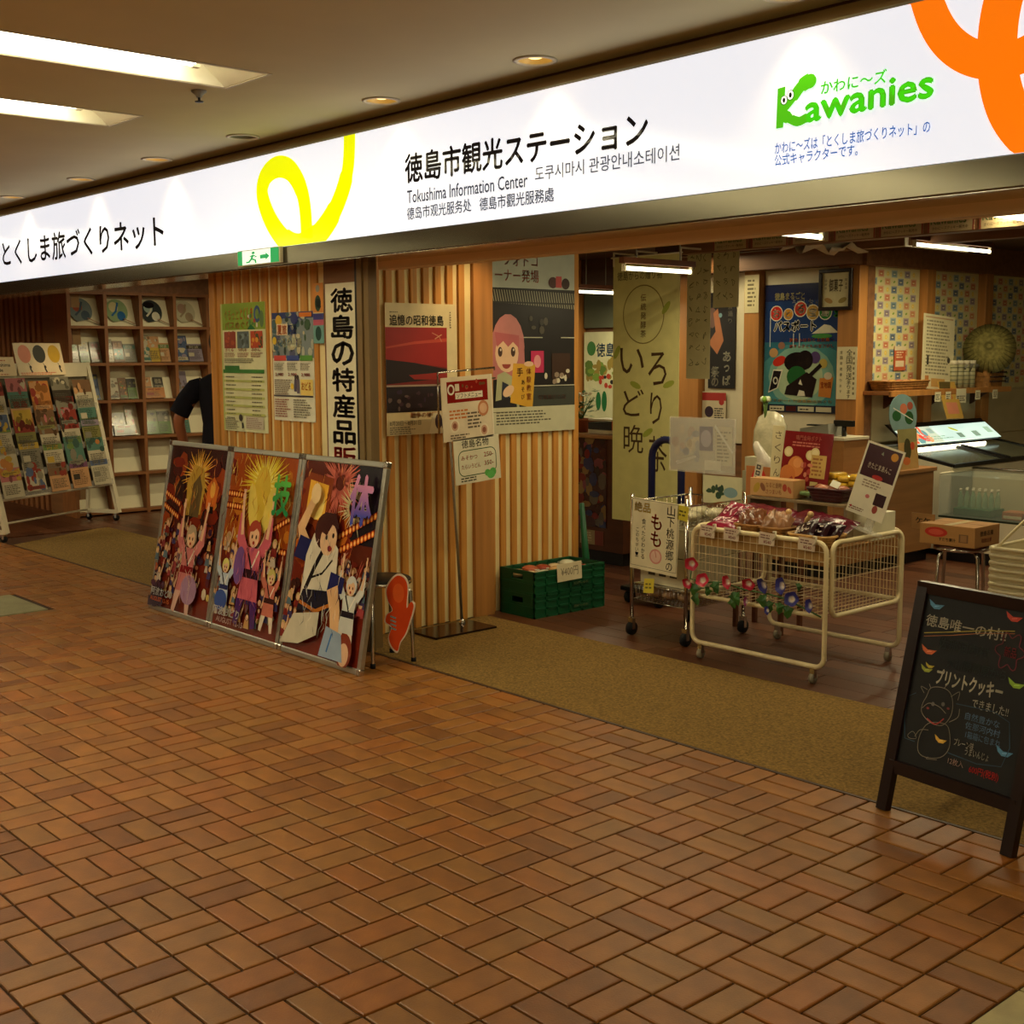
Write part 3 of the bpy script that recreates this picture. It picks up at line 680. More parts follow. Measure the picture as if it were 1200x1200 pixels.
def folds(P, x, y, w, h, cols, n, ln=.09, wd=.006, rr=None):
    rr = rr or R
    for _ in range(n):
        px_, py_ = rr.uniform(x, x+w), rr.uniform(y, y+h); a_ = rr.uniform(60, 120); L_ = ln*rr.uniform(.4, 1); dx, dy = math.cos(rad(a_))*L_, math.sin(rad(a_))*L_; b_ = rr.uniform(-.3, .3)*L_
        P.stroke([(px_, py_), (px_+dx*.5+b_, py_+dy*.5), (px_+dx, py_+dy)], [.001, wd*rr.uniform(.5, 1.2), .001], rr.choice(cols))
def crowd(P, x, y, w, h, n, rr=None):
    rr = rr or R
    for _ in range(n):
        cx_, cy_ = rr.uniform(x, x+w), rr.uniform(y, y+h); q = rr.uniform(.012, .022)
        P.poly([(cx_-q*1.5, cy_-q*3.4), (cx_+q*1.5, cy_-q*3.4), (cx_+q, cy_-q*.8), (cx_-q, cy_-q*.8)], rr.choice([(150, 60, 60), (190, 170, 150), (60, 50, 90), (120, 34, 30), (200, 150, 90), (90, 110, 120)]))
        P.ell(cx_, cy_, q*1.15, q*1.3, rr.choice([(60, 30, 26), (150, 110, 60), (40, 26, 30), (190, 160, 100)]), 9); P.ell(cx_, cy_-q*.25, q*.8, q*.9, (216, 168, 128), 9)
        if rr.random() < .6: P.stroke([(cx_+q, cy_-q*1.5), (cx_+q*2, cy_+q), (cx_+q*2.2, cy_+q*3)], [q*.8, q*.6, q*.4], (212, 164, 124))
def lanterns(P, x, y, n, dx, dy, col=(236, 130, 50), r=.011):
    P.stroke([(x-dx, y-dy), (x+dx*n, y+dy*n)], .04, (110, 26, 14))
    for i in range(n): P.ell(x+dx*i, y+dy*i, r, r*1.35, col, 8); P.ell(x+dx*i, y+dy*i, r*.5, r*.8, (250, 206, 120), 6)
def festival(kind):
    W, H = .73, 1.03
    P = Print(W, H, (112, 34, 18), .003)
    if kind == 0:
        P.rect(0, .5, W, .53, (58, 20, 16)); P.blobs(0, .45, W, .5, 60, [(120, 34, 16), (84, 24, 20), (150, 60, 20), (46, 20, 20)], .03, .09); burst(P, .40, .86, .22, (226, 170, 60), 44); burst(P, .40, .84, .14, (240, 214, 130), 30)
        P.poly([(.30, .60), (.27, .80), (.34, .92), (.46, .90), (.50, .80), (.48, .62)], (190, 150, 56)); P.poly([(.34, .60), (.35, .80), (.42, .86), (.47, .78), (.46, .60)], (104, 84, 50)); P.poly([(.54, .66), (.53, .80), (.60, .86), (.67, .80), (.65, .66)], (214, 110, 40)); P.ell(.60, .78, .03, .05, (236, 170, 70)); P.rect(.57, .64, .06, .04, (30, 16, 20))
        lanterns(P, .02, .72, 8, .026, -.008); lanterns(P, .02, .64, 8, .026, -.008)
        P.blobs(0, .12, W, .42, 50, [(196, 150, 110), (150, 60, 60), (90, 30, 40), (210, 190, 160), (60, 30, 50), (170, 90, 60), (200, 170, 90)], .012, .038)
        crowd(P, 0, .1, W, .45, 55); folds(P, 0, .5, W, .45, [(190, 110, 40), (220, 160, 70), (110, 40, 20), (60, 20, 20)], 70); folds(P, .3, .6, .2, .26, [(230, 200, 90), (120, 90, 40)], 20)
        dancer(P, .42, .02, .56, (206, 120, 116), (130, 20, 30), (170, 150, 120), trousers=(216, 170, 150), lean=.08); P.ell(.50, .16, .10, .09, (170, 130, 160)); P.blobs(.0, .02, .2, .14, 30, [(40, 24, 50), (70, 30, 60)], .02, .04)
        P.text('阿波おどり', .03, .075, .28, .05, (196, 196, 190), .02); P.text('AUGUST 12-15', .03, .04, .25, .025, (236, 120, 60), .02)
    elif kind == 1:
        P.rect(0, .5, W, .53, (160, 70, 20)); P.blobs(0, .45, W, .5, 50, [(150, 70, 20), (190, 110, 30), (110, 30, 18)], .03, .09); burst(P, .40, .86, .30, (226, 196, 50), 70); burst(P, .40, .86, .2, (240, 226, 110), 40); P.ell(.38, .80, .09, .16, (214, 180, 60))
        P.ell(.30, .72, .05, .14, (226, 200, 90), rot=15); P.ell(.48, .72, .05, .14, (226, 200, 90), rot=-15)
        lanterns(P, .02, .78, 7, .028, 0); lanterns(P, .02, .71, 7, .028, 0); lanterns(P, .52, .60, 8, .026, .012); lanterns(P, .52, .50, 8, .026, .0)
        P.blobs(0, .1, W, .45, 50, [(206, 160, 110), (190, 190, 150), (120, 80, 60), (220, 200, 90), (120, 40, 40), (160, 170, 170)], .012, .038)
        crowd(P, 0, .1, W, .45, 50); folds(P, 0, .5, W, .5, [(230, 180, 60), (200, 120, 30), (120, 50, 20), (240, 210, 110)], 90)
        dancer(P, .40, .06, .62, (206, 96, 110), (44, 16, 30), (170, 70, 50), trousers=(74, 30, 100)); dancer(P, .13, .08, .34, (180, 190, 200), (30, 40, 90), (214, 200, 110)); dancer(P, .64, .06, .36, (196, 110, 90), (60, 20, 20), (196, 180, 100)); P.ell(.28, .38, .06, .11, (120, 80, 140)); P.ell(.12, .16, .07, .06, (50, 80, 150))
        P.text('技', .55, .70, .17, .22, (90, 176, 70), .03, col2=(40, 130, 70)); P.text('阿波おどり', .05, .075, .30, .05, (210, 206, 200), .02); P.text('AUGUST 12-15', .10, .035, .3, .03, (206, 170, 160), .02)
    else:
        P.rect(0, .5, W, .53, (90, 30, 16)); P.rect(.45, .62, .28, .41, (26, 16, 26)); P.blobs(0, .5, .5, .4, 40, [(150, 60, 20), (120, 34, 16), (190, 100, 30)], .03, .08); burst(P, .36, .92, .24, (214, 110, 90), 60, .04); burst(P, .52, .80, .16, (210, 190, 140), 40, .05)
        P.poly([(.03, .70), (.28, .66), (.30, .94), (.05, .96)], (140, 60, 26)); P.poly([(.07, .73), (.25, .70), (.26, .90), (.08, .92)], (240, 180, 60)); P.ell(.17, .80, .07, .09, (252, 226, 130))
        lanterns(P, .36, .62, 13, .029, .013, (240, 130, 50), .013); lanterns(P, .33, .53, 14, .029, .012, (240, 120, 40), .013)
        P.blobs(.3, .25, .43, .28, 50, [(190, 90, 80), (150, 60, 30), (210, 150, 110), (110, 30, 20), (200, 180, 160)], .01, .03); P.blobs(0, .1, .3, .3, 40, [(150, 60, 30), (60, 26, 20), (190, 120, 60)], .02, .04)
        crowd(P, .34, .28, .4, .24, 34); crowd(P, 0, .12, .2, .26, 12); folds(P, 0, .5, .5, .5, [(220, 130, 50), (150, 60, 20), (90, 26, 16), (236, 180, 90)], 60); folds(P, .33, .36, .4, .2, [(190, 90, 70), (230, 180, 150), (120, 40, 30)], 40)
        dancer(P, .60, .08, .40, (206, 206, 196), (30, 26, 40), (200, 200, 196), lean=.05); P.ell(.62, .08, .07, .09, (130, 50, 30)); P.ell(.62, .06, .045, .06, (226, 180, 140))
        # big dancer leaning to the viewer
        P.stroke([(.15, .56), (.09, .66), (.18, .82)], [.11, .075, .05], (226, 180, 130)); P.ell(.19, .85, .045, .055, (240, 206, 150)); P.poly([(.05, .50), (.20, .48), (.22, .60), (.09, .62)], (30, 34, 84))
        P.poly([(.16, .30), (.48, .32), (.46, .58), (.38, .64), (.22, .64), (.17, .52)], (214, 204, 180)); P.stroke([(.36, .62), (.26, .46), (.20, .34)], .03, (20, 18, 24)); P.stroke([(.42, .52), (.34, .44), (.22, .40)], .012, (20, 18, 24)); P.poly([(.14, .22), (.44, .26), (.46, .36), (.18, .34)], (26, 26, 44)); P.stroke([(.16, .27), (.32, .24), (.45, .29)], .02, (190, 110, 40))
        P.poly([(.40, .34), (.54, .36), (.55, .44), (.42, .46)], (30, 34, 90)); P.stroke([(.45, .38), (.50, .26), (.52, .14)], [.10, .09, .07], (228, 180, 130)); P.poly([(.02, .03), (.20, .05), (.36, .12), (.36, .24), (.12, .20)], (206, 196, 170)); P.poly([(.40, .02), (.62, .02), (.58, .16), (.44, .18)], (150, 170, 190)); P.stroke([(.47, .05), (.5, .15)], .012, (60, 110, 170))
        P.ell(.33, .66, .105, .10, (70, 30, 26)); P.ell(.36, .62, .075, .085, (226, 184, 144), rot=-15); P.poly([(.27, .66), (.30, .76), (.40, .76), (.45, .68), (.38, .70), (.34, .64)], (64, 28, 26)); P.ell(.34, .63, .010, .014, (40, 26, 30)); P.ell(.40, .645, .010, .014, (40, 26, 30)); P.ell(.38, .575, .02, .016, (150, 50, 40))
        P.text('体', .51, .72, .19, .25, (214, 140, 176), .03, col2=(50, 70, 170))
    cols = [[(226, 150, 130), (150, 70, 80), (236, 206, 180)], [(230, 120, 130), (150, 50, 70), (100, 60, 130)], [(236, 228, 206), (170, 160, 140), (40, 44, 80)]][kind]
    bx = [(.30, .05, .26, .36), (.26, .10, .28, .36), (.18, .10, .34, .5)][kind]
    folds(P, *bx, cols, 46, .10, .005)
    return P
FL = ['leftmost, with pink robed dancer', 'middle one, with green character', 'rightmost, with pink character']
lean = rad(10.5)
for i in range(3):
    x0 = -7.42+i*.783
    t = thing('poster_frame', 'framed festival poster leaning on the tiles, '+FL[i], 'poster', (x0, -.34, 0), group='leaning festival posters', rot=(-lean, 0, 0))
    W, H = .775, 1.075
    MB().box(.01, W-.01, 0, .012, .01, H-.01).build('back_board', m_grey, t)
    b = MB()
    for a_, b_ in (((0, .0), (W, .03)), ((0, H-.03), (W, H)), ((0, .03), (.03, H-.03)), ((W-.03, .03), (W, H-.03))): b.box(a_[0], b_[0], -.012, .016, a_[1], b_[1], bev=.004)
    b.build('frame', m_alu, t)
    for cx_, cz_ in ((.015, .015), (W-.015, .015), (.015, H-.015), (W-.015, H-.015)): MB().box(cx_-.018, cx_+.018, -.015, .018, cz_-.018, cz_+.018, bev=.006).build('corner_cap', m_chrome, t)
    festival(i).build('print', m_gprint, (.0225, -.001, .0225), (1, 0, 0), (0, 0, 1), t)

# ================================================================== LEAFLETS
CN = {'teal': (70, 130, 120), 'green': (96, 140, 70), 'yellow': (214, 176, 60), 'blue': (70, 96, 150), 'red': (150, 40, 36), 'pink': (206, 110, 120), 'white': (214, 206, 180), 'orange': (214, 130, 60),
      'brown': (120, 84, 60), 'purple': (110, 60, 110), 'black': (40, 36, 36), 'grey': (130, 128, 116), 'lilac': (150, 140, 170), 'peach': (220, 160, 110), 'olive': (130, 130, 70)}
CN = {k: tuple(int(v*.72+b_*.28) for v, b_ in zip(c, (150, 136, 104))) for k, c in CN.items()}
def leaflet(w, h, c1, c2, c3=None, style=0, thick=.004):
    bg = CN[c1]; P = Print(w, h, bg, thick); a_, b_ = CN[c2], CN[c3 or 'white']
    if style == 0:
        P.rect(0, h*.55, w, h*.45, a_); P.blobs(.02*w, h*.55, w*.9, h*.4, 8, [b_, tuple(int(v*.7) for v in a_)], w*.06, w*.16); P.lines(w*.1, h*.1, w*.8, h*.35, 6, (90, 84, 70))
    elif style == 1:
        P.rect(w*.06, h*.12, w*.88, h*.5, a_); P.text('徳島', w*.15, h*.70, w*.7, h*.22, b_, .02); P.blobs(w*.1, h*.15, w*.75, h*.4, 9, [b_, tuple(int(v*.7) for v in a_)], w*.05, w*.13)
    elif style == 2:
        P.rect(0, h*.72, w, h*.2, a_); P.text('阿波', w*.2, h*.74, w*.6, h*.16, b_, .02); P.lines(w*.08, h*.1, w*.84, h*.55, 9, tuple(int(v*.6) for v in bg)); P.rect(w*.1, h*.3, w*.35, h*.2, b_)
    else:
        P.blobs(.05*w, .05*h, w*.85, h*.85, 16, [a_, b_, tuple(int(v*.75) for v in bg)], w*.06, w*.2); P.rect(w*.1, h*.05, w*.8, h*.12, b_); P.lines(w*.15, h*.07, w*.7, h*.08, 2, (70, 66, 60))
    return P
# ---- white leaflet rack at the far left
rack = thing('leaflet_rack', 'white sloping wheeled rack full of leaflets at the left edge', 'rack', (-10.89, .01, 0), math.atan2(.88, -.475))
RW, RL = 1.52, .3/1.45
def ry(z): return (z-.08)*RL
for x in (0, RW):
    MB().bar((x, ry(.08), .08), (x, ry(1.53), 1.53), .05, .035, (0, 1, 0)).build('side_post', m_white, rack)
    MB().bar((x, 0, .09), (x, .38, .09), .035, .035).build('foot', m_white, rack)
    MB().bar((x, .36, .09), (x, ry(1.3)+.03, 1.3), .03, .03, (0, 1, 0)).build('rear_post', m_white, rack)
    for yy in (.03, .35):
        w_ = MB().tube([(x-.012, yy, .03), (x+.012, yy, .03)], .03, 12).build('caster', m_rubber, rack)
        MB().box(x-.016, x+.016, yy-.012, yy+.012, .03, .075).build('fork', m_chrome, w_)
MB().box(-.02, RW+.02, ry(1.46)-.01, ry(1.46)+.01, 1.40, 1.53).build('header_board', m_white, rack)
MB().tube([(0, .36, .1), (RW, .36, .1)], .01, 8).build('rear_rail', m_white, rack)
MB().tube([(0, ry(.36), .36), (RW, ry(.36), .36)], .012, 8).build('bottom_rail', m_white, rack)
b = MB().hexa([(0, ry(.36)+.03, .36), (RW, ry(.36)+.03, .36), (RW, ry(.36)+.04, .36), (0, ry(.36)+.04, .36), (0, ry(1.4)+.03, 1.4), (RW, ry(1.4)+.03, 1.4), (RW, ry(1.4)+.04, 1.4), (0, ry(1.4)+.04, 1.4)])
b.build('back_panel', mat('rack_grey', (120, 108, 84), .6), rack)
rows_z = [1.10, .92, .74, .55, .37]
for z in rows_z: MB().box(.02, RW-.02, ry(z)-.03, ry(z)+.01, z-.01, z+.05).build('pocket', m_clear, rack)
RM = rack.matrix_basis.copy(); RM = Matrix.Translation(rack.location) @ Matrix.Rotation(math.atan2(.88, -.475), 4, 'Z')
spec = [[('teal', 'pink', 'white', 0), ('orange', 'red', 'peach', 3), ('black', 'grey', 'white', 0), ('white', 'brown', 'peach', 0), ],
        [('peach', 'yellow', 'red', 1), ('brown', 'pink', 'olive', 3), ('red', 'pink', 'grey', 3), ('teal', 'grey', 'white', 2)],
        [('olive', 'red', 'yellow', 0), ('white', 'brown', 'grey', 0), ('white', 'red', 'black', 0), ('olive', 'lilac', 'grey', 2)],
        [('grey', 'yellow', 'white', 2), ('white', 'green', 'yellow', 2), ('teal', 'green', 'grey', 3), ('white', 'teal', 'orange', 0)],
        [('white', 'blue', 'red', 3), ('peach', 'brown', 'red', 0), ('peach', 'purple', 'black', 2), ('white', 'blue', 'grey', 2)]]
COLN = ['first', 'second', 'third', 'last']; ROWN = ['top', 'second', 'middle', 'fourth', 'bottom']
for r_ in range(5):
    for c_ in range(5):
        x = .03+c_*.295; z = rows_z[r_]+(.03 if c_ % 2 else 0)-(.03 if (c_ == 3 and r_ == 4) else 0)
        if c_ == 0: sp = ('white', ['red', 'blue', 'green', 'orange', 'pink'][r_], 'yellow', r_ % 4)
        else: sp = spec[r_][c_-1]
        lw, lh = .25, (.27 if r_ < 4 else .26)
        org = RM @ Vector((x+R.uniform(-.008, .008), ry(z)-.035-.004*(4-r_)*0, z+.005)); up = RM.to_3x3() @ Vector((0, RL, 1)); uu = RM.to_3x3() @ Vector((1, 0, 0))
        o = leaflet(lw, lh, sp[0], sp[1], sp[2], sp[3], .006).build('leaflet', m_gprint, org, uu, up)
        cname = 'column cut off by the left edge' if c_ == 0 else COLN[c_-1]+' fully seen column'
        tag(o, f'{sp[0]} and {sp[1]} leaflet, {ROWN[r_]} row of white rack, {cname}', 'leaflet', 'leaflets in the white rack')
# balloon sign and small sign on top
P = Print(.47, .235, (232, 214, 176), .006)
for cx_, cc in ((.09, (226, 140, 110)), (.235, (52, 52, 40)), (.385, (206, 166, 40))):
    P.ell(cx_, .155, .062, .066, cc); P.stroke([(cx_+.02, .09), (cx_+.035, .065)], .004, (60, 50, 40)); P.ell(cx_+.035, .06, .012, .012, (50, 44, 36)); P.stroke([(cx_+.03, .05), (cx_+.045, .02)], .014, (50, 44, 36))
P.lines(.02, .002, .42, .022, 2, (214, 110, 70))
P.b.v = [(x*1.32, y*1.27, z) for x, y, z in P.b.v]; P.w, P.h = 1, 1
o = P.build('balloon_card', m_print, RM @ Vector((.55, ry(1.42)-.018, 1.42)), RM.to_3x3() @ Vector((1, 0, .0)), RM.to_3x3() @ Vector((0, RL, 1)))
tag(o, 'cream card with pink, black and yellow balloons on top of the leaflet rack', 'card')
P = Print(.33, .17, (228, 206, 160), .006); P.text('Tokushima', .03, .085, .24, .03, INK, .02); P.text('Guide', .03, .04, .14, .028, INK, .02); P.lines(.03, .13, .2, .02, 1, (190, 110, 70)); P.lines(.03, .005, .24, .02, 1, (190, 110, 70))
o = P.build('info_card', m_print, RM @ Vector((.19, ry(1.42)-.018, 1.42)), RM.to_3x3() @ Vector((1, 0, .0)), RM.to_3x3() @ Vector((0, RL, 1)))
tag(o, 'cream lettered card left of the balloon card on the leaflet rack', 'card')

# ---- wooden pigeon-hole display on the shelf wall
SX = -12.08
m_panel = mat('display_panel_paint', (232, 224, 190), .7, var=.03)
shelf = thing('display_shelf', 'brown wooden grid shelf with cream backs and brochures along the left inner wall', 'shelf', (SX, 1.14, 0))
CY = [0+i*.372 for i in range(11)]; CZ = [.03, .405, .77, 1.14, 1.51, 1.875, 2.21]
for y in CY: MB().box(-.33, 0, y-.017, y+.017, 0, 2.225).build('upright', m_shelf, shelf)
for z in CZ: MB().box(-.33, -.002, CY[0], CY[-1], z-.014, z+.014).build('shelf_board', m_shelf, shelf)
for i in range(10):
    for k in range(6):
        y0_, y1_, z0_, z1_ = CY[i]+.018, CY[i+1]-.018, CZ[k]+.016, CZ[k+1]-.016
        MB().hexa([(-.10, y0_, z0_), (-.085, y0_, z0_), (-.085, y1_, z0_), (-.10, y1_, z0_), (-.20, y0_, z1_), (-.185, y0_, z1_), (-.185, y1_, z1_), (-.20, y1_, z1_)]).build('display_panel', m_panel, shelf)
def cellpt(c_, r_, dy, dz=0, off=.012):     # point on a tilted panel: column, row from the top
    k = 5-r_; z0_ = CZ[k]+.016; t_ = dz/(CZ[k+1]-CZ[k]-.03)
    return (SX-.085-.10*t_+off, 1.14+CY[c_]+.018+dy, z0_+dz+.004)
TU = (0, 1, 0); TV = (-.1, 0, .33)
fans = [((120, 134, 134), (170, 90, 66), (80, 96, 110), 'grey and red'), ((150, 176, 130), (220, 210, 160), (50, 110, 170), 'green and blue'), ((60, 66, 66), (170, 190, 180), (226, 222, 200), 'black and pale'), ((206, 200, 168), (180, 150, 130), (170, 150, 120), 'plain white line drawn')]
for i, (a_, b_, c_, nm) in enumerate(fans):
    T = Matrix.Identity(4); P = Print(.30, .28, (206, 196, 160), .003)
    t = thing('paper_fan', f'round {nm} paper fan with stick, top row of the grid shelf', 'fan', (0, 0, 0), group='paper fans on the top shelf row')
    org = cellpt(i, 0, .02, .0, .014); t.location = org
    b = MB(); pts = []
    N_ = 22
    for k in range(N_):
        an = rad(-35+k*290/(N_-1)-10); pts.append((.13+.115*math.cos(an), .15+.125*math.sin(an)))
    P = Print.__new__(Print); P.w, P.h, P.b, P.z, P.d, P.lay = .34, .33, MB(), 0, .00006, True
    P.b.tint(a_); P.b.prism(pts, 0, .003); P.z = .0031
    P.ell(.10, .19, .05, .055, b_, 12); P.ell(.17, .10, .045, .05, c_, 12); P.stroke([(.07, .10), (.12, .15), (.15, .24)], .02, c_)
    if i == 2: P.ell(.11, .22, .06, .035, (26, 26, 28), 12)
    o = P.build('blade', m_gprint, (.0, 0, 0), TU, TV, t)
    MB().bar((.004, .18, .07), (.012, .31, .012), .012, .006).build('stick', m_shelf, t)
def shelfleaf(c_, r_, dy, w_, h_, c1, c2, c3, style, pos, dz=0, off=.012):
    o = leaflet(w_, h_, c1, c2, c3, style, .006).build('brochure', m_gprint, cellpt(c_, r_, dy, dz, off), TU, TV)
    tag(o, f'{c1} and {c2} brochure, {pos}', 'brochure', 'brochures in the grid shelf')
RN = {1: 'second row', 2: 'third row', 3: 'fourth row'}; CNm = ['first column from left', 'second column', 'third column', 'fourth column beside the slatted wall']
sl = [(0, 1, [(.0, .10, .21, 'white', 'green', 'white', 0), (.11, .10, .21, 'green', 'white', 'yellow', 0), (.22, .11, .21, 'grey', 'brown', 'pink', 1)]),
      (1, 1, [(.0, .09, .24, 'white', 'grey', 'white', 0), (.09, .11, .22, 'brown', 'teal', 'peach', 1), (.2, .13, .19, 'grey', 'teal', 'white', 2)]),
      (2, 1, [(.0, .12, .28, 'white', 'yellow', 'teal', 3), (.10, .13, .27, 'yellow', 'peach', 'white', 0), (.21, .12, .2, 'peach', 'green', 'white', 2)]),
      (3, 1, [(.0, .17, .28, 'blue', 'lilac', 'white', 3), (.15, .18, .19, 'lilac', 'black', 'white', 2)]),
      (0, 2, [(.14, .16, .26, 'blue', 'grey', 'olive', 3)]),
      (1, 2, [(.0, .13, .22, 'white', 'brown', 'grey', 3), (.13, .09, .22, 'brown', 'orange', 'green', 3), (.22, .10, .21, 'green', 'black', 'olive', 0)]),
      (2, 2, [(.01, .11, .22, 'grey', 'peach', 'white', 0), (.14, .11, .22, 'black', 'grey', 'white', 1)]),
      (3, 2, [(.0, .15, .28, 'lilac', 'brown', 'grey', 3)]),
      (0, 3, [(.16, .12, .18, 'green', 'olive', 'white', 0)]),
      (1, 3, [(.03, .16, .24, 'black', 'grey', 'white', 0), (.20, .11, .31, 'white', 'red', 'orange', 3)]),
      (2, 3, [(.01, .16, .25, 'green', 'olive', 'black', 0), (.17, .14, .24, 'green', 'grey', 'white', 0)]),
      (3, 3, [(.0, .15, .25, 'teal', 'orange', 'white', 0)])]
for c_, r_, L_ in sl:
    for q, s_ in enumerate(L_):
        wh = ['left one', 'next one', 'right one'][q] if len(L_) > 1 else 'the only one'
        if len(L_) == 2: wh = ['left one', 'right one'][q]
        shelfleaf(c_, r_, s_[0], s_[1]-.004, s_[2], s_[3], s_[4], s_[5], s_[6], f'{wh} in {RN[r_]}, {CNm[c_]}')
for c_, w_, cc, nm in ((2, .22, 'orange', 'low orange'), (1, .22, 'grey', 'low grey')):
    r_ = 2 if c_ == 2 else 3
    o = leaflet(w_, .11, cc, cc, 'red', 2, .01).build('brochure', m_gprint, cellpt(c_, r_, .02 if c_ == 2 else .05, 0, .026), TU, TV)
    tag(o, f'{nm} brochure in front, {RN[r_]}, {CNm[c_]}', 'brochure', 'brochures in the grid shelf')

# ---- person beside the shelf
PX, PY = -8.27, .70
per = thing('person', 'person in a dark short-sleeved shirt half hidden behind the slatted wall', 'person', (PX, PY, 0), rad(48))
def skin_obj(name, verts, edges, radii, material, parent, sub=2):
    me = bpy.data.meshes.new(name); me.from_pydata(verts, edges, []); me.materials.append(material)
    o = bpy.data.objects.new(name, me); link(o, parent); sm_ = o.modifiers.new('s', 'SKIN'); sm_.use_smooth_shade = True
    for i, r_ in enumerate(radii):
        s_ = me.skin_vertices[0].data[i]; s_.radius = r_ if isinstance(r_, tuple) else (r_, r_); s_.use_root = i == 0
    q = o.modifiers.new('d', 'SUBSURF'); q.levels = q.render_levels = sub; return o
# local: x right of person, y forward
V_ = [(0, 0, .94), (0, 0, 1.12), (0, .0, 1.34), (0, .0, 1.46), (0, .01, 1.53), (0, .02, 1.60), (0, .02, 1.70)]
E_ = [(0, 1), (1, 2), (2, 3), (3, 4), (4, 5), (5, 6)]; Rr = [(.10, .08), (.09, .07), (.10, .07), (.07, .06), (.055, .055), (.075, .09), (.075, .09)]
for s_ in (-1, 1):
    n = len(V_); V_ += [(s_*.17, 0, 1.385), (s_*(.27+.07*(s_ < 0)), -.02, 1.13), (s_*(.26+.06*(s_ < 0)), .09, .90), (s_*.25, .15, .83)]; E_ += [(2, n), (n, n+1), (n+1, n+2), (n+2, n+3)]; Rr += [.06, .045, .034, (.028, .02)]
    n = len(V_); V_ += [(s_*.095, 0, .86), (s_*.10, .01, .48), (s_*.105, -.02, .09), (s_*.11, .12, .04)]; E_ += [(0, n), (n, n+1), (n+1, n+2), (n+2, n+3)]; Rr += [.085, .056, .038, (.04, .028)]
skin_obj('body', V_, E_, Rr, m_skin, per)
for s_ in (-1, 1):
    for k in range(5):
        bx = s_*(.27-.0)+(-.024+.014*k); L_ = (.05, .068, .074, .068, .052)[k]
        if k == 0: pts = [(s_*.25, .16, .83), (s_*.235, .19, .81), (s_*.235, .215, .79)]
        else: pts = [(bx, .17, .82), (bx, .17+L_*.6, .80), (bx, .17+L_*.8, .775)]
        MB().tube(pts, [.010, .009, .007], 8).build('finger', m_skin, per)
b = MB().lathe([(.165, .86), (.172, .95), (.160, 1.10), (.178, 1.24), (.192, 1.34), (.190, 1.39), (.165, 1.425), (.11, 1.455), (.062, 1.475), (.055, 1.47)], n=28, sx=1, sy=.66)
for s_ in (-1, 1): b.tube([(s_*.15, 0, 1.385), (s_*.20, 0, 1.36), (s_*(.245+.03*(s_ < 0)), -.01, 1.27), (s_*(.268+.062*(s_ < 0)), -.015, 1.17)], [.055, .072, .070, .072], 14, caps=False)
b.build('shirt', m_navy, per)
V_ = [(0, 0, .93)]; E_ = []; Rr = [(.16, .12)]
for s_ in (-1, 1): n = len(V_); V_ += [(s_*.095, 0, .84), (s_*.10, .01, .48), (s_*.105, -.02, .12)]; E_ += [(0, n), (n, n+1), (n+1, n+2)]; Rr += [.10, .075, .06]
skin_obj('trousers', V_, E_, Rr, m_jeans, per)
MB().ball((0, .0, 1.69), .105, 16, (.92, 1.05, 1.08)).build('hair', m_hair, per)
MB().ball((0, .115, 1.63), .016, 8, (1, 1.2, 1.4)).build('nose', m_skin, per)
for s_ in (-1, 1):
    MB().ball((s_*.032, .10, 1.655), .012, 8).build('eye', m_black, per); MB().ball((s_*.085, .01, 1.64), .022, 8, (.5, 1, 1.5)).build('ear', m_skin, per)
    MB().box(s_*.11-.05, s_*.11+.05, -.07, .2, 0, .09, bev=.03).build('shoe', m_black, per)

# ---- stool behind the posters, with a red cut-out board
def round_stool(name, label, loc, h, r, seatm, legm, rz=0):
    t = thing(name, label, 'stool', loc, rz)
    MB().lathe([(.001, h-.02), (r, h-.02), (r+.006, h-.008), (r-.004, h), (.001, h+.002)], n=28).build('seat', seatm, t)
    MB().lathe([(r, h-.032), (r+.009, h-.028), (r+.009, h-.014), (r, h-.012)], n=28).build('seat_rim', legm, t)
    for k in range(4):
        a_ = rad(45+90*k); c_, s_ = math.cos(a_), math.sin(a_)
        pts = [(c_*(r*.35), s_*(r*.35), h-.03), (c_*(r*.85), s_*(r*.85), h-.035), (c_*(r*1.03), s_*(r*1.03), h-.07), (c_*(r*1.12), s_*(r*1.12), .02), (c_*(r*1.12), s_*(r*1.12), 0)]
        l_ = MB().tube(pts, .0105, 10).build('leg', legm, t); MB().cyl((c_*(r*1.12), s_*(r*1.12), 0), .014, .025, 10).build('foot_cap', m_rubber, l_)
    return t
round_stool('round_stool', 'black topped chrome legged stool half hidden behind the framed posters', (-5.27, -.07, 0), .445, .15, m_black, m_chrome, rad(-8))
# plain cut-out: only outline, colour and pale belly bands
pts = spl([(0, .09), (.02, .03), (.06, .0), (.08, .06), (.12, .12), (.15, .2), (.18, .30), (.16, .33), (.13, .29), (.14, .42), (.12, .48), (.07, .5), (.02, .46), (-.01, .40), (.0, .33), (.03, .27), (-.01, .24), (-.02, .19), (.02, .16)], 4, True)
P = Print.__new__(Print); P.w, P.h, P.b, P.z, P.d, P.lay = 1, 1, MB(), 0, .00006, True
cut = [(x*.82+.03, z*.82) for x, z in pts]
P.b.tint((224, 206, 180)); P.b.prism(cut, 0, .006); P.z = .0061
cx_ = sum(p[0] for p in cut)/len(cut); cz_ = sum(p[1] for p in cut)/len(cut)
P.poly([(cx_+(x-cx_)*.9, cz_+(z-cz_)*.95) for x, z in cut], (214, 70, 26)); P.ell(.09, .31, .03, .05, (226, 96, 40))
for k in range(4): P.stroke([(.045, .13+.02*k), (.075, .12+.02*k)], .008, (120, 150, 150))
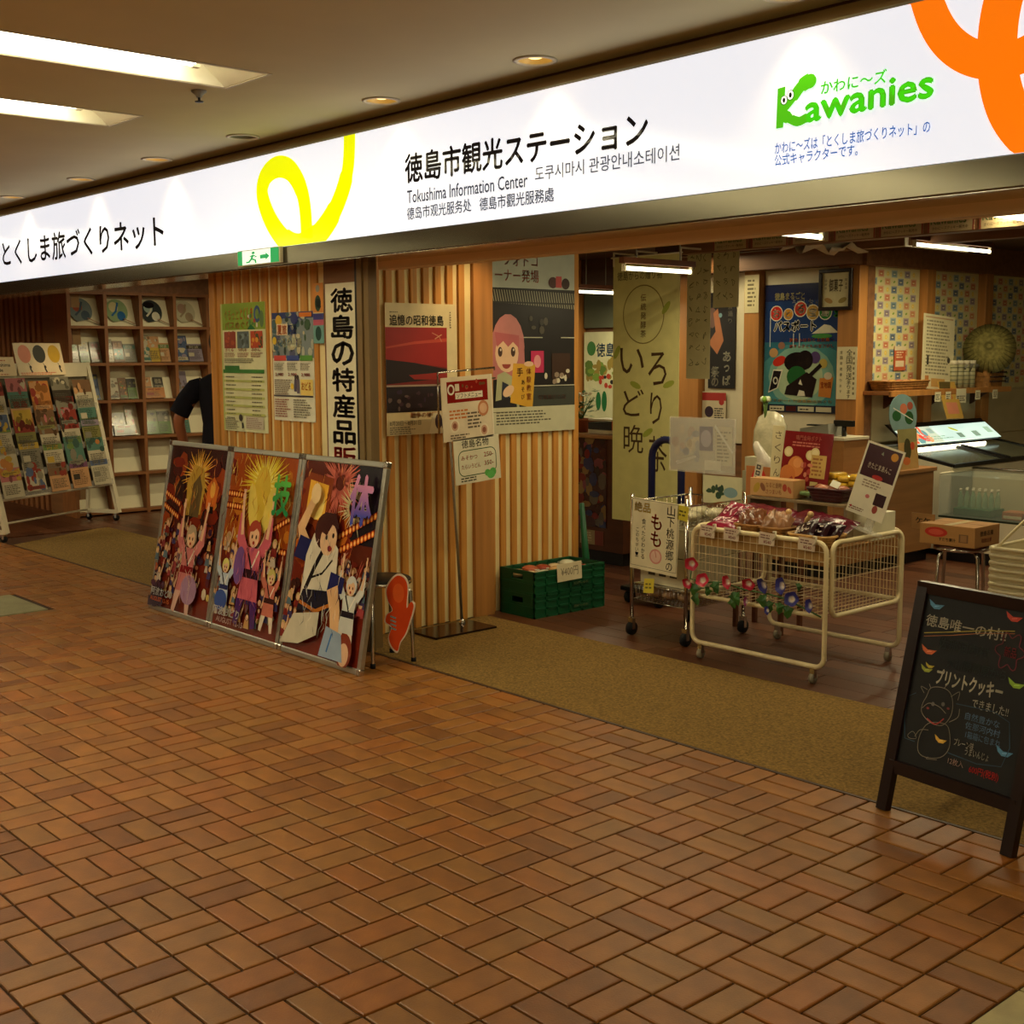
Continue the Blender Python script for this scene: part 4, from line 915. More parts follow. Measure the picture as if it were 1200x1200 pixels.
o = P.build('cutout_board', m_gprint, (-5.135, -.165, .085), (.80, .6, 0), (0, 0, 1), clip=False); tag(o, 'orange-red wavy cut-out board hanging at the stool beside the framed posters', 'cutout')

# ---- menu card stand by the slatted post
t = thing('menu_stand', 'thin dark metal menu stand with flat square base in front of the slatted wall', 'stand', (-5.60, .62, 0))
MB().box(-.09, .16, -.20, .25, .005, .017, bev=.003).build('base_plate', mat('dark_steel_plate', (70, 56, 44), .18, .8), t)
MB().tube([(-.05, .16, .015), (.05, -.02, 1.46)], .008, 8).build('pole', m_alu, t)
MB().lathe([(.02, .017), (.02, .025), (.008, .04)], (-.05, .16, 0), 12).build('pole_socket', m_chrome, t)
b = MB().tube([(.07, -.09, 1.15), (.06, -.09, 1.49), (.06, .33, 1.515), (.06, .33, 1.50)], .006, 8); b.build('top_bracket', m_chrome, t)
MB().tube([(.065, -.09, 1.43), (.065, .33, 1.455)], .005, 8).build('hanging_rail', m_chrome, t)
def tiltu(a_): return (0, math.cos(rad(a_)), math.sin(rad(a_)))
P = Print(.375, .36, (226, 208, 176), .004); P.rect(.04, .215, .30, .12, (136, 26, 20)); P.ell(.07, .29, .026, .03, (226, 214, 190)); P.ell(.07, .29, .016, .02, (120, 40, 30)); P.rect(.10, .235, .2, .035, (230, 216, 190)); P.text('ソフトメニュー', .11, .24, .18, .025, INK, .01); P.rect(.10, .28, .03, .04, (220, 200, 170)); P.blobs(.15, .29, .17, .04, 8, [(170, 70, 50), (110, 70, 40)], .006, .014)
P.lines(.05, .12, .18, .06, 3, (206, 120, 60)); P.lines(.18, .06, .12, .10, 5, (110, 96, 80)); P.ell(.30, .17, .04, .045, (196, 130, 90)); P.ell(.30, .17, .028, .03, (222, 176, 140))
for ex, ez in ((.085, .085), (.30, .045)): P.ell(ex, ez, .034, .04, (236, 220, 190)); P.ell(ex, ez, .024, .028, (206, 160, 130)); P.ell(ex, ez, .014, .016, (150, 90, 70))
P.lines(.05, .01, .14, .03, 2, (110, 96, 80)); P.rect(.365, .0, .01, .36, (236, 226, 200))
o = P.build('menu_card', m_gprint, (-5.525, .555, 1.10), tiltu(3), (0, -.05, 1)); tag(o, 'laminated menu card with red heading and round pictures on the thin stand', 'card')
P = Print(.34, .26, (222, 214, 184), .004); P.text('徳島名物', .06, .205, .2, .045, INK, .012)
P.stroke(rounded(.03, .31, .045, .19, .04), .005, (40, 80, 40), True); P.text('みそかつ', .05, .135, .12, .026, (180, 40, 30), .01); P.text('たらいうどん', .05, .085, .14, .026, (180, 40, 30), .01); P.text('250-', .22, .14, .07, .026, (180, 40, 30), .01); P.text('350-', .22, .09, .07, .026, (180, 40, 30), .01)
P.ell(.24, .045, .022, .02, (90, 170, 80)); P.ell(.28, .045, .026, .024, (90, 170, 80)); P.ell(.265, .03, .03, .022, (96, 180, 90)); P.lines(.04, .01, .14, .03, 2, (80, 76, 60))
o = P.build('price_card', m_gprint, (-5.525, .64, .85), tiltu(4), (0, -.06, 1)); tag(o, 'handwritten white price card with green drawing hanging under the menu card', 'card')

# ---- green folding crates
def crate(z0, label):
    t = thing('plastic_crate', label, 'crate', (-5.80, 1.21, z0), group='stacked green crates')
    W, D, H = .315, .60, .142; tw = .012
    MB().box(0, W, 0, D, 0, .012).build('bottom', m_green, t)
    for nm, (xa, xb, ya, yb) in (('side', (0, tw, 0, D)), ('side', (W-tw, W, 0, D)), ('end', (tw, W-tw, 0, tw)), ('end', (tw, W-tw, D-tw, D))):
        b = MB()
        if nm == 'side':
            b.box(xa+.003, xb-.003, ya, yb, .012, H)
            for zz in (.0, .05, .095, H-.014): b.box(xa-.002, xb+.003, ya, yb, zz, zz+.012)
            for k in range(7): yy = D*k/6; b.box(xa-.002, xb+.003, max(ya, yy-.008), min(yb, yy+.008), 0, H)
        else:
            c0, c1 = W*.34, W*.66
            b.box(xa, c0, ya, yb, .012, H).box(c1, xb, ya, yb, .012, H).box(c0, c1, ya, yb, .012, .085).box(c0, c1, ya, yb, .118, H)
            b.box(xa, xb, ya-.003, yb+.003, H-.014, H).box(xa, xb, ya-.003, yb+.003, .0, .012).box(xa, xb, ya-.003, yb+.003, .06, .068)
        b.build(nm, m_green, t)
    P = Print(.14, .02, (30, 84, 50), .001, .0001); P.text('EP-46', .01, .003, .12, .014, (150, 160, 110), .02); P.build('marking', m_print, (W+.004, .32, .028), (0, 1, 0), (0, 0, 1), t)
    return t
crate(0, 'green plastic crate on the floor, lower of the stacked pair by the slatted wall')
crate(.143, 'green plastic crate with price paper, upper of the stacked pair by the slatted wall')
pk = [(196, 160, 110), (214, 190, 150), (180, 90, 60), (206, 206, 180), (150, 60, 40)]
for k in range(10):
    c_, r_ = k % 2, k//2
    b = MB().tint(pk[k % 5]); b.ball((0, 0, 0), .055, 12, (1.15, .95, .5)); b.tint((226, 220, 200)); b.box(-.075, .075, -.012, .012, -.008, .008)
    o = b.build('snack_packet', m_foil, None, (-5.725+c_*.135, 1.285+r_*.108, .243+.006*(k % 3)), R.uniform(-.5, .5))
    tag(o, f"{['tan', 'cream', 'orange', 'white', 'red'][k % 5]} snack packet in upper green crate, {['first', 'second', 'third', 'fourth', 'fifth'][r_]} row back, {['left', 'right'][c_]}", 'packet', 'snack packets in the green crate')
P = Print(.20, .11, (222, 208, 170), .002); P.text('¥400円', .03, .03, .14, .055, (110, 96, 76), .0)
o = P.build('price_paper', m_print, (-5.474, 1.39, .205), (.05, 1, .03), (-.03, 0, 1)); tag(o, 'white handwritten price paper draped over the side of the upper green crate', 'price tag')
# green rolled umbrella-like flag bag behind the crate
b = MB().tube([(-5.79, 1.96, 0), (-5.79, 1.955, .2), (-5.81, 1.93, .62)], [.03, .026, .016], 10)
o = b.build('furled_flag', m_green, None); tag(o, 'furled green flag leaning at the end of the slatted wall behind the crates', 'flag')

# ================================================================== INSIDE THE SHOP: BACK WALLS
nw = [o for o in COL.objects if o.name == 'wall_north'][0]
wb = [o for o in COL.objects if o.name == 'wall_booth'][0]
for x0, x1 in ((-9.08, -8.90), (-7.60, -7.36), (-6.86, -6.70), (-5.915, -5.72)): MB().box(x0, x1, 4.93, 5.05, 0, 2.5, bev=.004).build('post', m_post, nw)
MB().box(-8.88, -7.62, 5.0, 5.048, 1.84, 2.22).build('frosted_pane', m_greyg, nw)
MB().box(-8.90, -7.60, 4.98, 5.05, 2.22, 2.5).build('lintel', m_dark, nw)
MB().box(-7.34, -6.88, 5.0, 5.048, .8, 2.28).build('white_panel', m_white, nw)
MB().box(-6.69, -5.92, 5.0, 5.048, .7, 2.28).build('white_panel', m_white, nw)
MB().box(-7.34, -5.92, 4.99, 5.048, 0, .78).build('lower_panel', m_brown, nw)
P = Print(.62, .84, (206, 206, 168)); P.text('徳島', .17, .60, .24, .13, (40, 90, 140), .02); P.ell(.10, .68, .06, .07, (60, 120, 60)); P.blobs(.05, .38, .5, .18, 26, [(120, 150, 60), (150, 130, 60), (90, 120, 50)], .02, .06); P.blobs(.2, .3, .3, .12, 10, [(180, 60, 40), (40, 40, 40)], .015, .03)
P.ell(.20, .17, .035, .09, (30, 110, 60)); P.ell(.28, .17, .035, .10, (30, 110, 60)); P.ell(.45, .2, .05, .08, (200, 150, 120)); P.ell(.45, .12, .05, .06, (220, 200, 170))
poster('city_poster', 'pale illustrated city poster with blue characters on the back wall behind the potted plant', P, (-8.86, 4.985, .96))
P = Print(.30, .84, (22, 18, 20)); P.ell(.04, .62, .05, .09, (110, 80, 70)); P.poly([(0, .40), (.10, .30), (.17, .42), (.10, .70), (.05, .66), (.08, .5)], (176, 110, 70)); P.ell(.13, .64, .02, .02, (120, 160, 170)); P.vtext('阿波踊り', .24, .80, .05, .062, (206, 200, 180), .01)
P.vtext('あっぱ', .21, .33, .10, .105, (226, 220, 196), .03); P.vtext('祭の', .08, .19, .09, .09, (216, 210, 186), .03)
poster('dance_poster', 'dark narrow dance poster with white brush lettering, half hidden by handwritten sheets', P, (-7.29, 4.985, 1.28))
P = Print(.27, .27, (206, 192, 160)); P.rect(0, .19, .27, .07, (170, 50, 44)); P.ell(.08, .09, .05, .05, (50, 30, 50)); P.ell(.22, .18, .03, .03, (170, 50, 44)); P.lines(.14, .03, .11, .1, 5, INK)
poster('small_notice', 'small red and white notice below the dark dance poster', P, (-7.35, 4.982, .98))
P = Print(.15, .32, (216, 204, 160)); P.lines(.03, .05, .09, .24, 7, (120, 110, 80))
poster('post_card', 'small cream card high on the post left of the blue treasure poster', P, (-6.85, 4.925, 1.93))
# treasure poster
W, H = .76, 1.07; P = Print(W, H, (50, 110, 130)); P.rect(0, H*.55, W, H*.45, (34, 62, 116)); P.poly([(0, 0), (W, 0), (W, .5), (.5, .6), (.2, .56), (0, .42)], (74, 140, 146)); P.ell(.38, .30, .33, .26, (130, 176, 160)); P.ell(.36, .3, .24, .2, (176, 196, 160))
P.rect(0, H-.14, W, .14, (30, 40, 84)); P.text('徳島まるごと', .10, H-.13, .30, .06, (230, 220, 150), .03); P.text('うずしお・すだち', .28, H-.19, .42, .06, (206, 206, 190), .02)
for i, (ch, cc) in enumerate(zip('おどる宝島', [(206, 50, 40), (200, 140, 50), (190, 60, 40), (190, 150, 70), (50, 130, 60)])):
    cx_ = .12+i*.122; cz_ = .83+(.03 if i == 2 else 0)-(.0 if i != 1 else .01); rr_ = .066 if i != 1 else .05
    P.ell(cx_, cz_, rr_, rr_, (236, 230, 206)); P.ell(cx_, cz_, rr_*.88, rr_*.88, cc); P.text(ch, cx_-rr_*.55, cz_-rr_*.55, rr_*1.1, rr_*1.1, (240, 232, 206), .03)
P.text('!', .70, .79, .03, .09, (60, 150, 60), .05); P.text('パスポート', .10, .68, .42, .085, (240, 236, 220), .09); P.text('パスポート', .10, .68, .42, .085, (24, 22, 30), .025)
P.poly([(.48, .655), (.60, .73), (.66, .72), (.74, .66)], (216, 214, 190)); P.ell(.58, .635, .1, .02, (70, 140, 70)); P.text('夏休みはおどる宝島へ', .26, .59, .44, .03, (226, 110, 60), .02); P.text('旅する子どもの宝さがし', .26, .54, .44, .028, (226, 90, 60), .02)
for gx in (.06, .30, .36): P.stroke([(gx, .55), (gx, .85 if gx < .1 else .66)], .008, (200, 206, 206))
P.ell(.10, .50, .045, .04, (190, 150, 100)); P.ell(.18, .56, .035, .03, (150, 110, 90)); P.ell(.16, .43, .07, .04, (196, 50, 36), rot=20); P.ell(.52, .46, .05, .05, (90, 70, 120)); P.ell(.60, .41, .04, .04, (190, 170, 90))
P.ell(.34, .42, .13, .085, (22, 18, 22)); P.ell(.42, .44, .08, .08, (26, 20, 24)); P.ell(.34, .30, .10, .09, (36, 100, 52)); P.poly([(.22, .15), (.50, .13), (.54, .28), (.44, .34), (.24, .22)], (32, 22, 24)); P.poly([(.36, .24), (.38, .28), (.40, .23)], (230, 226, 200)); P.poly([(.35, .14), (.37, .19), (.42, .18), (.43, .14)], (226, 220, 196))
P.poly([(.05, .16), (.15, .20), (.20, .36), (.10, .36)], (226, 220, 200)); P.poly([(.06, .175), (.14, .205), (.185, .345), (.105, .35)], (26, 22, 30)); P.ell(.125, .265, .026, .032, (200, 196, 180)); P.ell(.125, .265, .015, .02, (40, 36, 40)); P.stroke([(.46, .3), (.58, .40)], .035, (24, 18, 20))
P.poly([(.56, .14), (.68, .13), (.70, .30), (.57, .29)], (206, 130, 60)); P.text('宝地図', .58, .21, .1, .05, (170, 40, 30), .02); P.ell(.65, .31, .04, .03, (216, 206, 180)); P.text('パスポートで徳島観光めぐり', .05, .085, .64, .026, (230, 190, 120), .02)
P.rect(0, 0, W, .065, (30, 40, 60)); P.rect(.07, .012, .15, .04, (206, 200, 170)); P.rect(.24, .012, .10, .04, (80, 26, 26)); P.rect(.36, .012, .16, .04, (206, 200, 170)); P.rect(.54, .012, .15, .04, (206, 200, 170)); P.lines(.08, .02, .12, .02, 1, INK); P.lines(.38, .02, .12, .02, 1, INK)
poster('treasure_poster', 'big blue treasure passport poster with round coloured title characters', P, (-6.68, 4.99, 1.09), m=m_gprint)
P = Print(.185, .42, (226, 216, 176)); P.vtext('全国発送', .115, .40, .055, .062, INK, .005); P.vtext('承ります', .115, .155, .036, .038, INK, .004); P.vtext('全国発送承ります', .04, .39, .026, .045, (90, 84, 66), .003); P.lines(.15, .03, .02, .36, 9, (130, 120, 90))
poster('delivery_notice', 'tall cream handwritten notice on the post right of the treasure poster', P, (-5.905, 4.925, 1.215))
t = thing('picture_frame', 'dark wood framed calligraphy hung above the corner post', 'frame', (-6.075, 4.90, 1.925))
b = MB()
for a_ in ((0, .31, 0, .03), (0, .31, .30, .33), (0, .03, .03, .30), (.28, .31, .03, .30)): b.box(a_[0], a_[1], -.015, .012, a_[2], a_[3], bev=.004)
b.build('frame', m_frame, t)
P = Print(.25, .27, (206, 196, 150), .004); P.text('御菓子', .06, .12, .13, .10, (110, 96, 66), .02); P.vtext('感謝状', .03, .22, .022, .03, INK); P.vtext('阿波国', .22, .22, .022, .03, INK); P.ell(.06, .05, .04, .02, (170, 130, 60), rot=-20); P.ell(.19, .05, .04, .02, (150, 130, 60), rot=20)
P.build('picture', m_print, (.03, .005, .03), (1, 0, 0), (0, 0, 1), t)

# ---- patterned wallpaper panels on the booth wall
PC = [(70, 90, 110), (206, 110, 60), (110, 140, 140), (130, 110, 120), (90, 120, 130), (214, 130, 70)]
def wallpaper(y0, y1, z0, z1):
    P = Print(y1-y0, z1-z0, (214, 204, 150), .004, .0001); p = .098; P.lay = False
    j = 0; z = z1-z0-.05
    while z > .02:
        i = 0; y = .06
        while y < y1-y0-.02:
            if (i+j) % 2 == 0:
                cc = PC[(i//2+j*2) % 6] if j % 2 == 0 else PC[(i//2+j+3) % 6]
                P.z = .0042; P.rect(y-.042, z-.029, .084, .058, tuple(min(255, int(v*.55+96)) for v in cc)); P.z = .0044; P.rect(y-.028, z-.019, .056, .038, tuple(int(v*.8+30) for v in cc)); P.z = .0046; P.ell(y, z+.002, .016, .010, (226, 214, 170), 8, 180, 360)
            else:
                P.z = .0044
                if j % 2: P.ell(y, z, .017, .009, (130, 160, 60), 8, rot=20)
                else: P.ell(y, z, .020, .020, (226, 196, 90), 8); P.z = .0046; P.rect(y-.004, z-.004, .008, .008, (240, 230, 190))
            i += 1; y += p
        j += 1; z -= .064
    return P.build('wallpaper_panel', m_print, (-5.738, y0, z0), (0, 1, 0), (0, 0, 1), wb)
wallpaper(5.0, 5.84, 1.31, 2.275); wallpaper(5.98, 6.82, 1.26, 2.275); wallpaper(6.96, 7.95, 1.26, 2.275)
for y0 in (5.845, 6.825): MB().box(-5.74, -5.66, y0, y0+.13, 0, 2.28, bev=.004).build('post', m_post, wb)
MB().box(-5.74, -5.72, 5.16, 7.95, .85, 1.24).build('lower_panel', m_wall, wb)
# shelf with goods
sh = thing('wall_shelf', 'long wooden wall shelf under the patterned wallpaper', 'shelf', (-5.73, 5.02, 1.25))
MB().box(0, .26, 0, 1.95, 0, .03, bev=.003).build('shelf_board', m_shelf, sh); MB().box(.245, .27, 0, 1.95, -.012, .034, bev=.003).build('shelf_lip', m_post, sh)
for y in (.3, 1.0, 1.7): MB().hexa([(0, y, -.12), (.02, y, -.12), (.02, y+.02, -.12), (0, y+.02, -.12), (0, y, 0), (.2, y, 0), (.2, y+.02, 0), (0, y+.02, 0)]).build('bracket', m_dark, sh)
SZ = 1.282
def wbasket(name, label, loc, sx_, sy_, h, material, flare=1.15, group=None, rz=0):
    """a woven tray with open top: wall, rim, floor"""
    t = thing(name, label, 'basket', loc, rz, group); b = MB(); n = 8
    def loop(k, z): return [(x*k, y*k, z) for x, y in rounded(-sx_/2, sx_/2, -sy_/2, sy_/2, min(sx_, sy_)*.22, 3)]
    L0, L1, L2, L3 = loop(1/flare, 0), loop(1, h), loop(.95, h), loop(.95/flare, .008); N_ = len(L0); V = L0+L1+L2+L3
    F = [tuple(range(N_))[::-1], tuple(range(3*N_, 4*N_))]
    for k in range(3): F += [(k*N_+i, k*N_+(i+1) % N_, (k+1)*N_+(i+1) % N_, (k+1)*N_+i) for i in range(N_)]
    b._add(V, F); b.build('basket_wall', material, t)
    MB().tube([(x, y, h) for x, y, _ in loop(1.0, 0)], .007, 6, True).build('rim', material, t)
    b = MB()
    for k in range(1, 4): z = h*k/4; q = 1/flare+(1-1/flare)*k/4; b.tube([(x, y, z) for x, y, _ in loop(q+.008, 0)], .0035, 5, True)
    b.build('weave', material, t); return t
wbasket('woven_basket', 'shallow wooden basket of clear packets at the left end of the wall shelf', (-5.60, 5.36, SZ), .22, .62, .075, m_wicker)
for k in range(5):
    b = MB().tint([(206, 150, 110), (214, 160, 90), (196, 120, 90)][k % 3]); b.ball((0, 0, 0), .05, 12, (1, 1.1, .7))
    o = b.build('snack_packet', m_foil, None, (-5.60, 5.14+k*.105, SZ+.055)); tag(o, f"pinkish packet in the shallow wall shelf basket, {['first', 'second', 'third', 'fourth', 'fifth'][k]} from left", 'packet', 'packets in the wall shelf basket')
P = Print(.17, .20, (196, 96, 60), .003); P.rect(.02, .03, .13, .05, (226, 206, 170)); P.lines(.03, .1, .11, .08, 4, (236, 206, 160)); P.rect(0, .165, .17, .035, (222, 206, 170))
poster('small_card', 'small orange hanging card left of the tall white notice', P, (-5.725, 5.47, 1.44), (0, 1, 0))
P = Print(.50, .62, (220, 210, 170), .004); P.lines(.05, .12, .38, .46, 16, (150, 140, 110)); P.rect(.07, .2, .03, .08, (60, 56, 46)); P.ell(.42, .25, .025, .025, (60, 56, 46)); P.rect(.05, .02, .06, .09, (196, 130, 70)); P.rect(.15, .02, .22, .07, (206, 160, 90)); P.rect(.03, .59, .44, .01, (190, 150, 110))
poster('tall_notice', 'tall white printed notice standing on the wall shelf between wallpaper panels', P, (-5.58, 5.655, SZ+.01), (0, 1, -.06), (-.03, .06, 1))
for k, x in enumerate((6.17, 6.27, 6.37, 6.47)):
    t = thing('tea_canister', 'slim pale patterned canister on the wall shelf, '+['leftmost of the row', 'second of the row', 'third of the row', 'last one beside the wicker basket'][k], 'canister', (-5.57, x-.02, SZ), group='canisters on the wall shelf')
    b = MB().tint((176, 170, 130)).cyl((0, 0, 0), .036, .20, 16); b.tint((120, 120, 90))
    for q in range(5): b.tube([(0, 0, .03+q*.035), (0, 0, .04+q*.035)], .0368, 16, caps=False)
    b.build('body', m_paint, t); MB().cyl((0, 0, .2), .038, .035, 16).build('lid', m_white, t)
wb2 = wbasket('wicker_basket', 'tall open-weave wicker basket at the right end of the wall shelf', (-5.58, 6.72, SZ), .22, .30, .19, m_wicker, 1.08)
b = MB()
for k in range(9): b.ball((.118, -.13+k*.0325, .05), .009, 6)
for k in range(9): b.ball((.121, -.13+k*.0325, .09), .009, 6)
for k in range(9): b.ball((.124, -.13+k*.0325, .13), .009, 6)
b.build('weave_hole', m_frame, wb2)
t = thing('straw_hat', 'round dried straw hat leaning above the wicker basket', 'hat', (-5.50, 6.62, 1.62), rot=(rad(78), 0, rad(25)))
MB().lathe([(.001, .1), (.10, .09), (.15, .05), (.22, -.02), (.215, -.03), (.14, .03), (.001, .06)], n=28).build('brim', mat('straw', (150, 140, 76), .8, var=.25, scale=30), t)
b = MB()
for k in range(28): a_ = 2*math.pi*k/28; b.tube([(.02*math.cos(a_), .02*math.sin(a_), .102), (.14*math.cos(a_), .14*math.sin(a_), .06), (.22*math.cos(a_), .22*math.sin(a_), -.018)], .004, 4)
b.build('straw_rib', mat('straw_dark', (120, 112, 60), .8), t)
t = thing('wind_fan', 'pale grey curved paper fan in front of the straw hat', 'fan', (-5.55, 6.42, 1.46), rot=(0, rad(20), 0))
MB().lathe([(.001, 0), (.13, .0), (.13, .006), (.001, .006)], n=20, sx=.25, sy=1).xf(Matrix.Rotation(rad(90), 4, 'Y')).build('blade', m_grey, t)
for k, (y, w_, s_) in enumerate(((5.66, .09, 0), (5.83, .08, 0), (6.0, .16, 1), (6.32, .08, 0), (6.62, .08, 0))):
    P = Print(w_, .08 if not s_ else .12, (222, 214, 180), .002); P.lines(.01, .015, w_-.02, .05, 3, (90, 84, 70))
    o = P.build('shelf_tag', m_print, (-5.452, y, SZ-.10 if not s_ else SZ-.12), (0, 1, 0)); tag(o, 'white price tag on the wall shelf edge, '+['leftmost', 'second from left', 'the wide one', 'second from right', 'rightmost'][k], 'price tag', 'price tags on the wall shelf')
P = Print(.27, .32, (190, 150, 70), .004); P.text('あわせ', .06, .22, .16, .05, (190, 60, 60), .03); P.text('どら', .08, .17, .1, .04, (206, 80, 60), .03); P.rect(.04, .04, .18, .1, (206, 130, 100)); P.poly([(0, .26), (.02, .32), (.2, .32), (.17, .26)], (90, 76, 40))
o = P.build('leaning_card', m_print, (-5.40, 5.77, 1.04), (0, 1, -.02), (-.1, -.09, .3)); tag(o, 'yellow and pink card leaning behind the lit freezer panel', 'card')
P = Print(.14, .26, (206, 200, 150), .003); P.rect(.05, .02, .04, .20, (206, 80, 40)); P.rect(.1, .02, .03, .18, (110, 150, 70)); o = P.build('side_card', m_print, (-5.66, 5.42, 1.0), (0, 1, 0)); tag(o, 'narrow card with orange stripe under the wall shelf', 'card')

# ================================================================== SERVICE COUNTER, FREEZER, GLASS CASE
t = thing('service_counter', 'long plain wooden service counter with black kick board behind the wire cart', 'counter', (-5.03, 3.62, 0))
MB().box(-.62, 0, 0, 1.33, .09, .69).build('body', m_counter, t); MB().box(-.60, -.03, .03, 1.31, 0, .09).build('kick_board', m_black, t)
MB().box(-.66, .03, -.03, 1.33, .69, .72, bev=.004).build('worktop', m_counter, t); MB().box(-.52, -.05, 1.28, 1.335, .09, .688).build('end_panel', m_black, t)
t = thing('register_stand', 'raised wooden box with white top on the service counter', 'stand', (-5.56, 3.9, .722))
MB().box(0, .42, 0, .3, 0, .24, bev=.003).build('body', m_counter, t); MB().box(-.01, .43, -.01, .31, .24, .262, bev=.003).build('top_board', m_white, t)
t = thing('cash_register', 'pale grey cash register with black display on the raised counter box', 'register', (-5.44, 4.05, .985))
MB().hexa([(-.10, -.12, 0), (.15, -.12, 0), (.15, .12, 0), (-.10, .12, 0), (-.10, -.12, .05), (.13, -.10, .09), (.13, .10, .09), (-.10, .12, .05)]).build('body', m_grey, t)
MB().box(-.07, .07, -.08, -.02, .07, .08).build('keypad', m_black, t)
d_ = MB().cyl((.20, .0, 0), .018, .08, 10).build('display_post', m_black, t); MB().box(.12, .28, -.02, .02, .07, .115, bev=.005).build('display', m_black, d_)
t = thing('chest_freezer', 'white chest freezer with dark framed sliding glass lids beside the wall', 'freezer', (-5.66, 5.16, 0))
b = MB().hexa([(0, 0, .05), (.66, 0, .05), (.66, 1.75, .05), (0, 1.75, .05), (0, 0, .82), (.66, 0, .70), (.66, 1.75, .70), (0, 1.75, .82)]); b.build('body', m_white, t)
b = MB()
for a_, c_ in (((.03, .02, .825), (.66, .02, .71)), ((.03, 1.72, .825), (.66, 1.72, .71)), ((.66, .02, .71), (.66, 1.72, .71)), ((.03, .02, .825), (.03, 1.72, .825)), ((.03, .85, .828), (.66, .85, .713)), ((.03, .92, .835), (.66, .92, .72))): b.bar(a_, c_, .035, .03)
b.build('lid_frame', m_black, t)
for ya, yb in ((.04, .85), (.92, 1.70)): MB().hexa([(.04, ya, .822), (.65, ya, .708), (.65, yb, .708), (.04, yb, .822), (.04, ya, .830), (.65, ya, .716), (.65, yb, .716), (.04, yb, .830)]).build('glass_lid', m_greyg, t)
P = Print(1.50, .20, (190, 214, 200), .004)
P.rect(0, 0, .55, .2, (170, 180, 160)); P.blobs(.0, .02, .42, .16, 30, [(206, 80, 50), (220, 130, 80), (210, 196, 170), (90, 130, 130), (190, 60, 50)], .015, .05); P.rect(.45, .11, .08, .06, (130, 150, 140)); P.rect(.84, .03, .09, .06, (110, 130, 110)); P.ell(.86, .14, .06, .016, (170, 170, 50), rot=-25); P.rect(1.10, .03, .10, .07, (120, 140, 120)); P.rect(1.35, .06, .1, .08, (150, 176, 150)); P.lines(.3, .03, .45, .05, 2, (130, 150, 130))
lp = thing('lit_price_board', 'backlit white price board tilted along the back of the freezer', 'sign', (-5.60, 5.30, .86))
MB().hexa([(.12, 0, -.03), (.14, 0, -.03), (.14, 1.52, -.03), (.12, 1.52, -.03), (-.09, 0, .14), (-.06, 0, .14), (-.06, 1.52, .14), (-.09, 1.52, .14)]).build('frame', m_black, lp)
P.build('lit_face', m_screen, (.142, .01, -.018), (0, 1, 0), (-.22, 0, .17), lp)
MB().tube([(.16, .05, -.055), (.16, 1.2, -.055)], .012, 8).build('lamp', m_tube2, lp)
# glass case
gc = thing('glass_case', 'low white based glass display case with bottles and cartons', 'display case', (-5.0, 4.985, 0))
GW = 1.9
MB().box(0, GW, .0, .5, .09, .33).build('base', m_white, gc); MB().box(.02, GW-.02, .02, .48, 0, .09).build('kick_board', m_black, gc); MB().box(0, GW, 0, .5, .33, .345).build('deck', mat('deck_dark', (40, 52, 40), .3), gc)
MB().box(0.0, GW, .0, .006, .345, .655).build('front_glass', m_glass, gc); MB().box(0, .006, .006, .5, .345, .655).build('side_glass', m_glass, gc)
MB().box(0, GW, .0, .5, .655, .661).build('top_glass', m_glass, gc); MB().tube([(0.005, .0, .665), (0.005, .5, .665)], .008, 6).build('edge_rail', m_white, gc)
MB().box(0, GW, .49, .5, .345, .655).build('rear_panel', m_wall, gc); MB().tube([(GW, .5, .68), (0, .5, .68)], .009, 6).build('top_rail', m_chrome, gc)
t = thing('bottle_crate', 'small green crate holding clear bottles inside the glass case', 'crate', (-4.93, 5.08, .346))
MB().box(0, .30, 0, .22, 0, .055, bev=.004).build('body', m_green, t)
for k in range(12):
    c_, r_ = k % 6, k//6
    t = thing('glass_bottle', f"clear slim bottle in the glass case crate, {['front', 'rear'][r_]} row, {['first', 'second', 'third', 'fourth', 'fifth', 'sixth'][c_]} from left", 'bottle', (-4.905+c_*.05, 5.14+r_*.1, .402), group='bottles in the glass case crate')
    MB().lathe([(.001, 0), (.018, 0), (.02, .01), (.02, .075), (.009, .11), (.009, .13), (.001, .13)], n=12).build('body', m_bottle, t); MB().cyl((0, 0, .13), .0105, .015, 10).build('cap', m_white, t)
for k, (x, cc, h_, nm) in enumerate(((-4.53, (170, 96, 50), .06, 'orange brown'), (-4.36, (120, 150, 70), .05, 'green and cream'), (-4.10, (206, 196, 160), .18, 'white lettered'))):
    b = MB().tint(cc).box(0, .16, 0, .14, 0, h_, bev=.004).tint((214, 200, 160)).box(.01, .15, -.001, .0, h_*.2, h_*.55)
    o = b.build('carton', m_paint, None, (x, 5.07, .346)); tag(o, f'{nm} product carton inside the glass case', 'carton', 'cartons in the glass case')
t = thing('green_tea_bottle', 'green drink bottle inside the glass case beside the white carton', 'bottle', (-4.20, 5.04, .346))
MB().lathe([(.001, 0), (.032, 0), (.034, .01), (.034, .15), (.014, .20), (.014, .22), (.001, .22)], n=14).build('body', mat('tea_green', (110, 150, 40), .3), t); MB().cyl((0, 0, .22), .016, .02, 12).build('cap', m_green, t)

